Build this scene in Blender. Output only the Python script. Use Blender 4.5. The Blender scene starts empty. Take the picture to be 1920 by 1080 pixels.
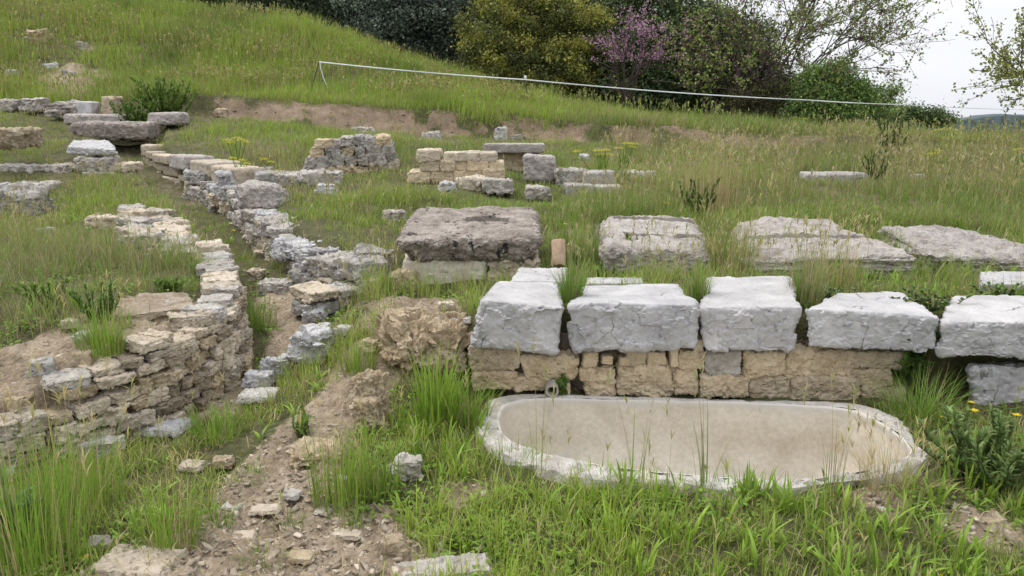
import bpy, math, random
import numpy as np
from mathutils import Vector, Matrix

# ------------------------------------------------------------------ camera, sky, sun, exposure
C = bpy.context.scene
PITCH = math.radians(12.0); FPX = 1478.0; CAMZ = 1.6
cd = bpy.data.cameras.new('camera'); cam = bpy.data.objects.new('camera', cd)
C.collection.objects.link(cam); C.camera = cam
cam.location = (0, 0, CAMZ); cam.rotation_euler = (math.pi/2 - PITCH, 0, 0)
cd.sensor_width = 36; cd.lens = 36*FPX/1920; cd.clip_start = .05; cd.clip_end = 9000
SUN_ELEV, SUN_ROT = math.radians(60), math.radians(-62)
W = bpy.data.worlds.new('World'); C.world = W; W.use_nodes = True
nt = W.node_tree; bg = nt.nodes['Background']; bg.inputs['Strength'].default_value = 0.1
sky = nt.nodes.new('ShaderNodeTexSky'); sky.sky_type = 'NISHITA'; sky.sun_disc = False
sky.sun_elevation = SUN_ELEV; sky.sun_rotation = SUN_ROT; sky.dust_density = 2.0
tc = nt.nodes.new('ShaderNodeTexCoord'); mp = nt.nodes.new('ShaderNodeMapping'); mp.inputs['Scale'].default_value = (1, 1, 3.2)
cn = nt.nodes.new('ShaderNodeTexNoise'); cn.inputs['Scale'].default_value = 1.7; cn.inputs['Detail'].default_value = 5
rp = nt.nodes.new('ShaderNodeValToRGB'); rp.color_ramp.elements[0].position = .3; rp.color_ramp.elements[0].color = (.8, .8, .8, 1)
rp.color_ramp.elements[1].position = .6; rp.color_ramp.elements[1].color = (1, 1, 1, 1)
cr = nt.nodes.new('ShaderNodeValToRGB'); cr.color_ramp.elements[0].position = .36; cr.color_ramp.elements[0].color = (7.0, 7.2, 7.7, 1)
cr.color_ramp.elements[1].position = .64; cr.color_ramp.elements[1].color = (8.0, 8.1, 8.35, 1)
mx = nt.nodes.new('ShaderNodeMix'); mx.data_type = 'RGBA'
L = nt.links.new
L(tc.outputs['Generated'], mp.inputs[0]); L(mp.outputs[0], cn.inputs['Vector'])
L(cn.outputs['Fac'], rp.inputs[0]); L(cn.outputs['Fac'], cr.inputs[0])
L(rp.outputs[0], mx.inputs['Factor']); L(sky.outputs[0], mx.inputs['A']); L(cr.outputs[0], mx.inputs['B'])
sx = nt.nodes.new('ShaderNodeSeparateXYZ'); L(tc.outputs['Generated'], sx.inputs[0])        # an overcast sky is brightest overhead
zr_ = nt.nodes.new('ShaderNodeMapRange'); zr_.inputs['From Min'].default_value = .12; zr_.inputs['From Max'].default_value = .95; zr_.inputs['To Min'].default_value = 1.0; zr_.inputs['To Max'].default_value = 2.1
L(sx.outputs['Z'], zr_.inputs['Value'])
vm = nt.nodes.new('ShaderNodeVectorMath'); vm.operation = 'SCALE'; L(mx.outputs['Result'], vm.inputs[0]); L(zr_.outputs[0], vm.inputs['Scale'])
L(vm.outputs[0], bg.inputs['Color'])
sl = bpy.data.lights.new('sun', 'SUN'); sl.energy = 1.6; sl.angle = math.radians(14); sl.color = (1, .95, .88)
so = bpy.data.objects.new('sun', sl); C.collection.objects.link(so)
sd = Vector((math.sin(SUN_ROT)*math.cos(SUN_ELEV), math.cos(SUN_ROT)*math.cos(SUN_ELEV), math.sin(SUN_ELEV)))
so.rotation_euler = sd.to_track_quat('Z', 'Y').to_euler(); so.location = (-10, -10, 30)
C.view_settings.view_transform = 'Standard'; C.view_settings.look = 'None'
C.view_settings.exposure = 0.35; C.view_settings.gamma = 1
C.cycles.use_denoising = True
C.cycles.max_bounces = 6; C.cycles.diffuse_bounces = 3; C.cycles.transmission_bounces = 3; C.cycles.transparent_max_bounces = 6
C.render.film_transparent = False

RNG = np.random.default_rng(7); random.seed(7)
A = np.array

# ------------------------------------------------------------------ picture -> place helpers
cp, sp = math.cos(PITCH), math.sin(PITCH)
def ray(px, py):
    u = (px-960)/FPX; v = (540-py)/FPX
    return A([u, cp+v*sp, -sp+v*cp])
def P(px, py, Y):                       # point on the sight line at forward distance Y
    d = ray(px, py); t = Y/d[1]
    return A([0, 0, CAMZ]) + t*d
def G(px, py, z):                       # point where the sight line meets the height z
    d = ray(px, py); t = (z-CAMZ)/d[2]
    return A([0, 0, CAMZ]) + t*d
def depth_of(p): return p[1]*cp - (p[2]-CAMZ)*sp

# ------------------------------------------------------------------ noise (numpy)
def _hash(ix, iy, iz, s):
    h = (ix.astype(np.int64)*374761393 + iy.astype(np.int64)*668265263 + iz.astype(np.int64)*2147483647 + s*974634323) & 0xFFFFFFFF
    h = ((h ^ (h >> 13))*1274126177) & 0xFFFFFFFF
    h = ((h ^ (h >> 16))*2246822519) & 0xFFFFFFFF
    return ((h ^ (h >> 15)) & 0xFFFFFF)/float(0xFFFFFF)
def vnoise(p, s=0):
    i = np.floor(p).astype(np.int64); f = p-i; f = f*f*f*(f*(f*6-15)+10)
    o = 0
    for a in (0, 1):
        for b in (0, 1):
            for c in (0, 1):
                w = (f[:, 0] if a else 1-f[:, 0])*(f[:, 1] if b else 1-f[:, 1])*(f[:, 2] if c else 1-f[:, 2])
                o = o + w*_hash(i[:, 0]+a, i[:, 1]+b, i[:, 2]+c, s)
    return o*2-1
def fbm(p, scale, octv=4, s=0, gain=.5):
    o = 0; a = 1; q = p*scale
    for k in range(octv):
        o = o + a*vnoise(q+17.3*k, s+k); a *= gain; q = q*2.03
    return o
def fbm2(x, y, scale, octv=4, s=0, gain=.5):
    return fbm(np.stack([x, y, np.zeros_like(x)+.37*s], 1), scale, octv, s, gain)
def facets(p, cell, s=0):
    """Flaked stone: every jittered cell is a small plane with a tilt of its own."""
    q = p/cell + np.stack([fbm(p, 1.2/cell, 2, s+50), fbm(p, 1.2/cell, 2, s+51), fbm(p, 1.2/cell, 2, s+52)], 1)*.45
    i = np.floor(q).astype(np.int64)
    best = np.full(len(q), 1e9); out = np.zeros(len(q))
    for a in (-1, 0, 1):
        for b in (-1, 0, 1):
            for c in (-1, 0, 1):
                X, Y, Z = i[:, 0]+a, i[:, 1]+b, i[:, 2]+c
                cx = X+_hash(X, Y, Z, s+1); cy = Y+_hash(X, Y, Z, s+2); cz = Z+_hash(X, Y, Z, s+3)
                dx, dy, dz = q[:, 0]-cx, q[:, 1]-cy, q[:, 2]-cz
                d = dx*dx+dy*dy+dz*dz
                h = (_hash(X, Y, Z, s+4)-.5)*1.0 + dx*(_hash(X, Y, Z, s+5)-.5)*1.6 + dy*(_hash(X, Y, Z, s+6)-.5)*1.6 + dz*(_hash(X, Y, Z, s+7)-.2)*1.6
                m = d < best; best = np.where(m, d, best); out = np.where(m, h, out)
    return out
def sstep(a, b, x):
    t = np.clip((x-a)/(b-a), 0, 1); return t*t*(3-2*t)

# ------------------------------------------------------------------ materials
def new_mat(name):
    m = bpy.data.materials.new(name); m.use_nodes = True
    n = m.node_tree; b = n.nodes['Principled BSDF']; b.inputs['Specular IOR Level'].default_value = .25
    return m, n, b
def ramp(n, fac, stops):
    r = n.nodes.new('ShaderNodeValToRGB'); e = r.color_ramp.elements
    while len(e) < len(stops): e.new(.5)
    for k, (p, c) in enumerate(stops): e[k].position = p; e[k].color = (c[0], c[1], c[2], 1)
    n.links.new(fac, r.inputs[0]); return r.outputs[0]
def noise(n, vec, scale, detail=6, rough=.6, dist=0):
    t = n.nodes.new('ShaderNodeTexNoise'); t.inputs['Scale'].default_value = scale; t.inputs['Detail'].default_value = detail
    t.inputs['Roughness'].default_value = rough; t.inputs['Distortion'].default_value = dist
    n.links.new(vec, t.inputs['Vector']); return t.outputs['Fac']
def mixc(n, fac, a, b, mode='MIX'):
    m = n.nodes.new('ShaderNodeMix'); m.data_type = 'RGBA'; m.blend_type = mode
    for s, v in (('Factor', fac), ('A', a), ('B', b)):
        if isinstance(v, (int, float)): m.inputs[s].default_value = v
        elif isinstance(v, tuple): m.inputs[s].default_value = (*v, 1)
        else: n.links.new(v, m.inputs[s])
    return m.outputs['Result']
def math_n(n, op, a, b=None):
    m = n.nodes.new('ShaderNodeMath'); m.operation = op
    for k, v in enumerate((a, b)):
        if v is None: continue
        if isinstance(v, (int, float)): m.inputs[k].default_value = v
        else: n.links.new(v, m.inputs[k])
    return m.outputs[0]
def position(n, stretch=(1, 1, 1)):
    g = n.nodes.new('ShaderNodeNewGeometry'); m = n.nodes.new('ShaderNodeMapping'); m.inputs['Scale'].default_value = stretch
    n.links.new(g.outputs['Position'], m.inputs[0]); return m.outputs[0]
def bump(n, b, h, strength, dist=.02):
    u = n.nodes.new('ShaderNodeBump'); u.inputs['Strength'].default_value = strength; u.inputs['Distance'].default_value = dist
    n.links.new(h, u.inputs['Height']); n.links.new(u.outputs[0], b.inputs['Normal'])
def stone_mat(name, stops, scale=5, spots=None, bstr=.6, bdist=.012, bscale=40, stretch=(1, 1, 1), cracks=0, stain=None, vary=.16, rough=.85):
    m, n, b = new_mat(name); v = position(n, stretch)
    base = ramp(n, noise(n, v, scale, 8, .65, .4), stops)
    fine = noise(n, v, scale*14, 4, .7)
    base = mixc(n, .35, base, ramp(n, fine, [(.3, (.35, .35, .35)), (.7, (1, 1, 1))]), 'MULTIPLY')
    if stain:
        base = mixc(n, ramp(n, noise(n, v, stain[1], 6, .7), [(stain[2], (0, 0, 0)), (stain[2]+.13, (1, 1, 1))]), base, stain[0])
    if spots:
        for col, sc, th in spots:
            base = mixc(n, ramp(n, noise(n, v, sc, 5, .75), [(th, (0, 0, 0)), (th+.06, (1, 1, 1))]), base, col)
    hgt = noise(n, v, bscale, 6, .7)
    if cracks:
        w = n.nodes.new('ShaderNodeTexVoronoi'); w.feature = 'DISTANCE_TO_EDGE'; w.inputs['Scale'].default_value = cracks
        wv = mixc(n, .12, v, ramp(n, noise(n, v, 7), [(0, (0, 0, 0)), (1, (1, 1, 1))]), 'ADD'); n.links.new(wv, w.inputs['Vector'])
        line = ramp(n, w.outputs['Distance'], [(.0, (1, 1, 1)), (.012, (0, 0, 0))])
        mask = ramp(n, noise(n, v, 2.4, 3), [(.5, (0, 0, 0)), (.6, (1, 1, 1))])
        lm = math_n(n, 'MULTIPLY', line, mask)
        base = mixc(n, lm, base, (.1, .09, .085)); hgt = math_n(n, 'SUBTRACT', hgt, lm)
    if vary:
        o = n.nodes.new('ShaderNodeObjectInfo')
        base = mixc(n, 1.0, base, ramp(n, o.outputs['Random'], [(0, (1-vary,)*3), (.5, (1, 1-vary*.2, 1-vary*.5)), (1, (1+vary*.4, 1+vary*.35, 1+vary*.2))]), 'MULTIPLY')
    n.links.new(base, b.inputs['Base Color']); b.inputs['Roughness'].default_value = rough
    bump(n, b, hgt, bstr, bdist); return m
M = {}
M['lime'] = stone_mat('white limestone', [(.25, (.32, .312, .315)), (.5, (.445, .435, .435)), (.75, (.58, .565, .56))], 4.5, bstr=.7, bdist=.008, bscale=38, cracks=3.2, vary=.05,
                      stain=((.45, .38, .27), 1.6, .66))
M['limerough'] = stone_mat('pale rough limestone', [(.25, (.25, .23, .205)), (.5, (.39, .37, .34)), (.72, (.55, .535, .515))], 9, [((.10, .09, .08), 16, .62)], .6, .012, 50, vary=.18)
M['tufa'] = stone_mat('tan porous stone', [(.25, (.37, .295, .195)), (.5, (.56, .465, .33)), (.75, (.69, .60, .46))], 6, [((.09, .07, .055), 26, .62)], .65, .015, 45, vary=.2, stain=((.10, .08, .065), 3.2, .645))
M['slab'] = stone_mat('grey weathered slab stone', [(.25, (.23, .20, .178)), (.48, (.415, .375, .345)), (.7, (.58, .54, .505))], 7, [((.09, .08, .08), 22, .60), ((.55, .53, .52), 38, .66)], 1.0, .025, 30, vary=.06)
M['darkslab'] = stone_mat('dark lichen covered stone', [(.3, (.15, .122, .10)), (.5, (.325, .28, .24)), (.7, (.51, .46, .41))], 6, [((.035, .03, .03), 9, .57), ((.50, .48, .46), 42, .67)], 1.0, .03, 28, vary=.05)
M['layer'] = stone_mat('pale layered wall stone', [(.25, (.33, .275, .21)), (.5, (.53, .465, .375)), (.75, (.68, .62, .54))], 9, [((.13, .105, .08), 20, .63)], .8, .015, 40, (1, 1, 1.5), vary=.22)
M['plaster'] = stone_mat('smooth cream plaster', [(.3, (.55, .49, .40)), (.7, (.68, .63, .54))], 3, None, .25, .005, 60, vary=0, stain=((.36, .31, .23), 4, .62), rough=.7)
M['rim'] = stone_mat('whitish basin stone', [(.3, (.39, .355, .31)), (.5, (.57, .535, .485)), (.7, (.71, .675, .625))], 9, [((.17, .15, .13), 26, .62)], 1.0, .016, 55, vary=0, stain=((.33, .28, .21), 4, .58))
M['rocktan'] = stone_mat('tan crumbling rock', [(.25, (.30, .23, .145)), (.5, (.47, .385, .265)), (.75, (.62, .545, .42))], 8, [((.10, .075, .05), 20, .64)], 1.0, .02, 36, vary=.18)
M['darktan'] = stone_mat('brown weathered stone', [(.25, (.17, .13, .09)), (.5, (.34, .275, .20)), (.75, (.50, .43, .335))], 8, [((.06, .05, .04), 18, .60)], 1.0, .018, 40, vary=0)
M['mortar'] = stone_mat('earthy mortar', [(.3, (.13, .10, .075)), (.7, (.26, .21, .155))], 9, None, 1.0, .03, 40, vary=0)
M['gravel'] = stone_mat('gravel chips', [(.3, (.34, .28, .21)), (.7, (.54, .48, .40))], 9, None, .4, .01, 60, vary=.35)
M['clay'] = stone_mat('orange fired clay', [(.25, (.25, .17, .115)), (.5, (.44, .31, .215)), (.75, (.57, .46, .36))], 9, None, .5, .01, 60, vary=0)
def plain(name, col, rough=.6):
    m, n, b = new_mat(name); v = position(n)
    n.links.new(mixc(n, .5, (*col,), ramp(n, noise(n, v, 14), [(.3, tuple(c*.65 for c in col)), (.7, tuple(min(1, c*1.25) for c in col))])), b.inputs['Base Color'])
    b.inputs['Roughness'].default_value = rough; return m
M['tape'] = plain('white fence tape', (.72, .74, .74), .5)
M['post'] = plain('dark steel rod', (.035, .035, .04), .5)
M['bark'] = plain('grey brown bark', (.085, .068, .055), .9)
M['twig'] = plain('dark twigs', (.075, .055, .05), .9)
def leaf_mat(name, trans=.35, spec=.3, vary=.25):
    """Colour of each blade or leaf comes from its own mesh; a copy varies a little as a whole."""
    m, n, b = new_mat(name); b.inputs['Specular IOR Level'].default_value = spec; b.inputs['Roughness'].default_value = .5
    a = n.nodes.new('ShaderNodeAttribute'); a.attribute_name = 'Col'
    o = n.nodes.new('ShaderNodeObjectInfo')
    c = mixc(n, 1.0, a.outputs['Color'], ramp(n, o.outputs['Random'], [(0, (1-vary, 1-vary*.8, 1-vary)), (1, (1+vary, 1+vary*.6, 1))]), 'MULTIPLY')
    t = n.nodes.new('ShaderNodeBsdfTranslucent'); s = n.nodes.new('ShaderNodeMixShader'); s.inputs[0].default_value = trans
    n.links.new(c, b.inputs['Base Color']); n.links.new(c, t.inputs[0])
    n.links.new(b.outputs[0], s.inputs[1]); n.links.new(t.outputs[0], s.inputs[2])
    n.links.new(s.outputs[0], n.nodes['Material Output'].inputs['Surface']); return m
M['leaf'] = leaf_mat('grass and leaves'); M['treeleaf'] = leaf_mat('tree leaves', .25, .3, 0)
M['petal'] = leaf_mat('petals', .3, .2, .05)

# ------------------------------------------------------------------ mesh helpers
def mesh(name, v, f, mat, smooth=True, col=None):
    v = np.asarray(v, float); me = bpy.data.meshes.new(name)
    if isinstance(f, np.ndarray):
        k = f.shape[1]; me.vertices.add(len(v)); me.vertices.foreach_set('co', v.ravel().astype(np.float32))
        me.loops.add(f.size); me.loops.foreach_set('vertex_index', f.ravel().astype(np.int32))
        me.polygons.add(len(f)); me.polygons.foreach_set('loop_start', np.arange(0, f.size, k, dtype=np.int32))
        me.update(calc_edges=True)
    else:
        me.from_pydata([tuple(a) for a in v], [], f); me.update()
    me.validate()
    if smooth: me.polygons.foreach_set('use_smooth', np.ones(len(me.polygons), bool))
    if col is not None:
        at = me.color_attributes.new('Col', 'FLOAT_COLOR', 'POINT')
        at.data.foreach_set('color', np.concatenate([col, np.ones((len(col), 1))], 1).ravel().astype(np.float32))
    if mat: me.materials.append(mat)
    return me
def obj(name, me, parent=None, base=None):
    """Link a mesh built in place; a top-level object gets its origin at its base."""
    o = bpy.data.objects.new(name, me); C.collection.objects.link(o)
    if parent is not None:
        o.parent = parent; o.matrix_parent_inverse = Matrix.Translation(-Vector(parent.location))
    elif base is not None:
        me.transform(Matrix.Translation(-Vector(base))); o.location = base
    return o
def tag(o, label, cat, group=None, kind=None):
    o['label'] = label; o['category'] = cat
    if group: o['group'] = group
    o['kind'] = kind or 'thing'
    return o
def thing(name, label, cat, loc, group=None):
    o = bpy.data.objects.new(name, None); C.collection.objects.link(o); o.location = Vector([float(a) for a in loc]); o.empty_display_size = .1
    return tag(o, label, cat, group)
def vnormals(v, f):
    n = np.zeros_like(v); a = np.cross(v[f[:, 2]]-v[f[:, 0]], v[f[:, 3]]-v[f[:, 1]])
    for k in range(4): np.add.at(n, f[:, k], a)
    return n/np.maximum(np.linalg.norm(n, axis=1, keepdims=True), 1e-12)
_cache = {}
def lattice(nx, ny, nz):
    if (nx, ny, nz) in _cache: return _cache[(nx, ny, nz)]
    ids = {}; pts = []; F = []
    def vid(i, j, k):
        t = (i, j, k)
        if t not in ids: ids[t] = len(pts); pts.append(t)
        return ids[t]
    for j in range(ny):
        for k in range(nz):
            F.append((vid(0, j, k), vid(0, j, k+1), vid(0, j+1, k+1), vid(0, j+1, k))); F.append((vid(nx, j, k), vid(nx, j+1, k), vid(nx, j+1, k+1), vid(nx, j, k+1)))
    for i in range(nx):
        for k in range(nz):
            F.append((vid(i, 0, k), vid(i+1, 0, k), vid(i+1, 0, k+1), vid(i, 0, k+1))); F.append((vid(i, ny, k), vid(i, ny, k+1), vid(i+1, ny, k+1), vid(i+1, ny, k)))
    for i in range(nx):
        for j in range(ny):
            F.append((vid(i, j, 0), vid(i, j+1, 0), vid(i+1, j+1, 0), vid(i+1, j, 0))); F.append((vid(i, j, nz), vid(i+1, j, nz), vid(i+1, j+1, nz), vid(i, j+1, nz)))
    r = (A(pts, float)/A([nx, ny, nz]), A(F)); _cache[(nx, ny, nz)] = r; return r
_seed = [100]
STYLE = {   # low-frequency swelling, flake amplitude, flake cell, fine amplitude, rounding (metres, relative to the stone's smallest side)
    'lime': (.03, .065, .52, .010, .065), 'tufa': (.06, .07, .45, .035, .11), 'rubble': (.12, .19, .6, .035, .07),
    'mound': (.26, .15, .42, .05, .40), 'slab': (.06, .04, .5, .045, .17), 'ashlar': (.04, .03, .4, .025, .10)}
def stone_mesh(name, c8, style, mat, res, topsmooth=.3, maxn=90, layered=0):
    """A stone from its eight corners (order: left/right fastest, then front/back, then bottom/top), rounded, flaked and pitted."""
    c8 = np.asarray(c8, float); _seed[0] += 13; s = _seed[0]
    e = A([np.linalg.norm(c8[1]-c8[0])+np.linalg.norm(c8[7]-c8[6]), np.linalg.norm(c8[2]-c8[0])+np.linalg.norm(c8[7]-c8[5]), np.linalg.norm(c8[4]-c8[0])+np.linalg.norm(c8[7]-c8[3])])/2
    n = np.clip(np.ceil(e/res), 4, maxn).astype(int)
    uvw, F = lattice(*[int(a) for a in n]); h = e/2; mn = e.min()
    low, fl, cell, fine, rd = STYLE[style]; r = min(rd*mn*1.6, mn*.49)
    p = (uvw*2-1)*h; q = np.clip(p, -(h-r), h-r); d = p-q
    ln = np.maximum(np.linalg.norm(d, axis=1, keepdims=True), 1e-9); p = q+d/ln*r
    t = (p/h+1)/2; u, v, w = t[:, :1], t[:, 1:2], t[:, 2:]
    X = ((c8[0]*(1-u)+c8[1]*u)*(1-v)+(c8[2]*(1-u)+c8[3]*u)*v)*(1-w)+((c8[4]*(1-u)+c8[5]*u)*(1-v)+(c8[6]*(1-u)+c8[7]*u)*v)*w
    N = vnormals(X, F); k = mn
    sides = 1-(1-topsmooth)*sstep(.6, .95, N[:, 2])
    dsp = low*k*fbm(X, .9/k, 3, s) + fl*k*sides*facets(X, cell*k, s)
    if fl and mn/res > 14: dsp = dsp + fl*k*.45*sides*facets(X, cell*k*.42, s+9)
    dsp = dsp + fine*k*sides*fbm(X, 7/k, 4, s+30, .65)
    if layered: dsp = dsp + layered*k*fbm(X*A([.35, .35, 4]), 2.2/k, 4, s+60)*(1-sstep(.5, .9, N[:, 2])*.7)
    me = mesh(name, X+N*dsp[:, None], F, mat); me.set_sharp_from_angle(angle=math.radians(26)); return me
def box8(c, t, dims, up=(0, 0, 1), jit=0, rng=RNG):
    """Corners of a stone with its base centre at c, along direction t (plan), of size dims (length, depth, height)."""
    t = A([t[0], t[1], 0.])/math.hypot(t[0], t[1]); b = A([-t[1], t[0], 0]); up = A(up, float); up /= np.linalg.norm(up)
    out = []
    for w in (0, 1):
        for v in (-.5, .5):
            for u in (-.5, .5):
                q = A(c)+t*u*dims[0]+b*v*dims[1]+up*w*dims[2]
                out.append(q+(rng.random(3)-.5)*2*jit*A([dims[0], dims[1], dims[2]]).min()*1.2)
    return A(out)
FOOT = []                                # plan footprints that keep plants off stones: (x, y, radius)
def foot(c8, grow=0.0):
    c8 = np.asarray(c8); n = 7
    for i in range(n):
        for j in range(n):
            u, v = (i+.5)/n, (j+.5)/n
            p = (c8[4]*(1-u)+c8[5]*u)*(1-v)+(c8[6]*(1-u)+c8[7]*u)*v
            FOOT.append((p[0], p[1], max(np.linalg.norm(c8[5]-c8[4])/n, np.linalg.norm(c8[6]-c8[4])/n)*.62+grow))
def res_at(Y, k=1.2): return max(.006, Y/788*k)
def tube(pts, rad, n=6, closed_ends=True):
    pts = A(pts, float); m = len(pts); rad = np.broadcast_to(A(rad, float), (m,))
    V = []; F = []; tprev = None
    for i in range(m):
        t = pts[min(i+1, m-1)]-pts[max(i-1, 0)]; t = t/max(np.linalg.norm(t), 1e-9)
        a = np.cross(t, A([.31, .17, .93])); a /= max(np.linalg.norm(a), 1e-9); b = np.cross(t, a)
        for k in range(n):
            an = 2*math.pi*k/n; V.append(pts[i]+rad[i]*(math.cos(an)*a+math.sin(an)*b))
    for i in range(m-1):
        for k in range(n):
            F.append((i*n+k, i*n+(k+1) % n, (i+1)*n+(k+1) % n, (i+1)*n+k))
    return A(V), A(F)
class Bag:                               # collects quads for one mesh
    def __init__(s): s.v, s.f, s.c, s.n = [], [], [], 0
    def add(s, v, f, c=None):
        s.v.append(np.asarray(v)); s.f.append(np.asarray(f)+s.n); s.n += len(v)
        if c is not None: s.c.append(np.broadcast_to(A(c, float), (len(v), 3)))
    def mesh(s, name, mat, smooth=True):
        return mesh(name, np.concatenate(s.v), np.concatenate(s.f), mat, smooth, np.concatenate(s.c) if s.c else None)

# ------------------------------------------------------------------ the ground
LEFT = A([(-3.9, 2.2), (-3.1, 2.75), (-2.62, 3.1), (-2.27, 3.4), (-2.03, 3.7), (-1.8, 4.02), (-1.66, 4.5), (-1.72, 5.0), (-1.92, 5.5), (-2.17, 6.1), (-2.6, 7.1), (-3.3, 8.4), (-4.4, 10.3), (-5.5, 12.0), (-6.75, 13.6), (-7.9, 15.6)])
RIGHT = A([(60, 4.44), (-.15, 4.44), (-.5, 4.65), (-.9, 4.95), (-1.12, 5.3), (-1.42, 6.0), (-2.15, 7.15), (-2.85, 8.4), (-3.45, 9.6), (-4.7, 11.3), (-6.05, 13.4), (-6.9, 15.6)])
POLY_L = np.concatenate([LEFT, A([(-6.0, 16.5), (20, 90), (-70, 90), (-70, 2.2)])]); POLY_R = np.concatenate([RIGHT, A([(-9.0, 17.0), (-60, 90), (60, 90)])])
def sdpoly(x, y, poly):
    d = np.full(len(x), 1e9); ins = np.zeros(len(x), bool)
    for a, b in zip(poly, np.roll(poly, -1, 0)):
        ex, ey = b-a; wx, wy = x-a[0], y-a[1]; t = np.clip((wx*ex+wy*ey)/(ex*ex+ey*ey), 0, 1)
        d = np.minimum(d, (wx-t*ex)**2+(wy-t*ey)**2)
        c = (a[1] > y) != (b[1] > y)
        if abs(ey) > 1e-12: ins ^= c & (x < a[0]+(y-a[1])*ex/ey)
    return np.where(ins, np.sqrt(d), -np.sqrt(d))
U_PTS = A([(-3.4, 2.9, .12), (-2.6, 3.4, .26), (-2.35, 4, .45), (-2.2, 5, .50), (-4, 5, .50), (-3, 6.2, .50), (-5, 6.5, .5), (-4, 8, .48), (-5.5, 9, .53), (-6, 11, .74), (-8, 13, 1.18), (-7.6, 15, 1.5), (-11, 15, 1.6), (-9, 18, 2.0), (-13, 18, 2.2),
    (0, 4.6, .5), (3, 4.6, .5), (6, 4.6, .52), (0, 6, .42), (-.8, 5.6, .36), (-1.2, 6.3, .45), (3, 6, .46), (3, 7.5, .55), (7, 7.5, .58), (-1.5, 7.5, .60), (-2.5, 9, .74), (0, 10, .76), (4, 10, .70), (8, 10, .70), (-3, 12, .98), (0, 13, .93), (5, 13, .82), (10, 13, .82),
    (-5.5, 14, 1.3), (-3, 16.2, 1.38), (0, 16.2, 1.14), (4, 16.2, 1.02), (8, 16.2, 1.05), (14, 16, 1.05), (-6, 16.4, 1.62),
    (-5, 19.5, 1.72), (-3, 19.5, 1.6), (0.4, 20, 1.42), (3.5, 20, 1.18), (7, 21, 1.03), (12, 20, .98), (4, 24, 1.4), (9, 25, 1.08), (16, 26, .92), (24, 26, .92),
    (-11.2, 25, 4.75), (-9.1, 25, 4.55), (-7.4, 25, 4.15), (-5.4, 25, 3.45), (-4.4, 25, 3.05), (-2.9, 25, 2.72), (-1.35, 25, 2.1), (0, 25, 1.75), (-16, 25, 5.4), (-24, 25, 6), (-9, 20.5, 2.9), (-6, 21, 2.45), (-13, 20.5, 3.3), (-20, 20, 3.7),
    (-10, 30, 4.4), (-4, 30, 2.8), (2, 30, 1.8), (12, 31, .8), (25, 31, .75), (-20, 30, 5.2), (20, 10, .75), (-14, 9, 1.0), (-14, 5, .7), (12, 5, .55), (20, 40, .5), (0, 40, 1.6), (-20, 42, 4), (40, 30, .6), (40, 12, .9), (-40, 20, 4), (-30, 8, 1.2)])
F_PTS = A([(-3, 2.0, .02), (-2, 2.3, .0), (-1, 2.3, .02), (0, 2.2, 0), (2, 2.2, 0), (4, 2.2, 0), (-1.4, 2.9, .03), (-.7, 3.0, .03), (0, 2.9, .01), (2, 2.9, .01), (4, 3.2, .03), (0, 3.2, .045), (1, 3.0, .05), (.3, 3.05, .05), (1.7, 3.05, .05), (2, 3.4, .05), (-.25, 3.6, .05), (-.7, 3.7, .10), (-.9, 4.2, .2), (-.45, 4.0, .07), (-.2, 4.2, .06), (2, 4.3, .05), (2.8, 4.3, .06), (6, 4.3, .1),
    (-2.2, 3.3, .0), (-1.7, 3.8, .03), (-1.2, 3.7, .08), (-1.5, 4.3, .07), (-1.5, 4.9, .1), (-1.6, 5.5, .15), (-1.85, 6.2, .19), (-2.5, 7.4, .27), (-3.4, 9.2, .42), (-4.9, 11.5, .6), (-6.3, 13.3, .88), (-7.3, 15, 1.2), (-1.1, 4.75, .26), (-.7, 4.7, .28), (-.9, 5.2, .3), (30, 3, .1), (-12, 2, .05), (-5, 0, 0), (5, 0, 0), (0, -2, 0), (20, 0, 0), (-10, 20, 1.6), (30, 20, 1)])
def tps_fit(p):
    n = len(p); K = np.linalg.norm(p[:, None, :2]-p[None, :, :2], axis=2); K = np.where(K > 0, K*K*np.log(K+1e-12), 0)
    K[np.arange(n), np.arange(n)] += .02
    Pm = np.concatenate([np.ones((n, 1)), p[:, :2]], 1); Mx = np.block([[K, Pm], [Pm.T, np.zeros((3, 3))]])
    return p, np.linalg.solve(Mx, np.concatenate([p[:, 2], np.zeros(3)]))
def tps(m, x, y):
    p, w = m; o = w[-3]+w[-2]*x+w[-1]*y
    for (a, b, _), k in zip(p, w[:-3]):
        r2 = (x-a)**2+(y-b)**2; o = o+k*.5*r2*np.log(r2+1e-12)
    return o
TU, TF = tps_fit(U_PTS), tps_fit(F_PTS)
PIT = A([G(*q, .085)[:2] for q in ((925, 770), (912, 800), (935, 840), (1050, 875), (1250, 900), (1470, 915), (1560, 900), (1690, 865), (1712, 838), (1670, 795), (1610, 760), (1580, 748), (1300, 738), (960, 738))])
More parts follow.
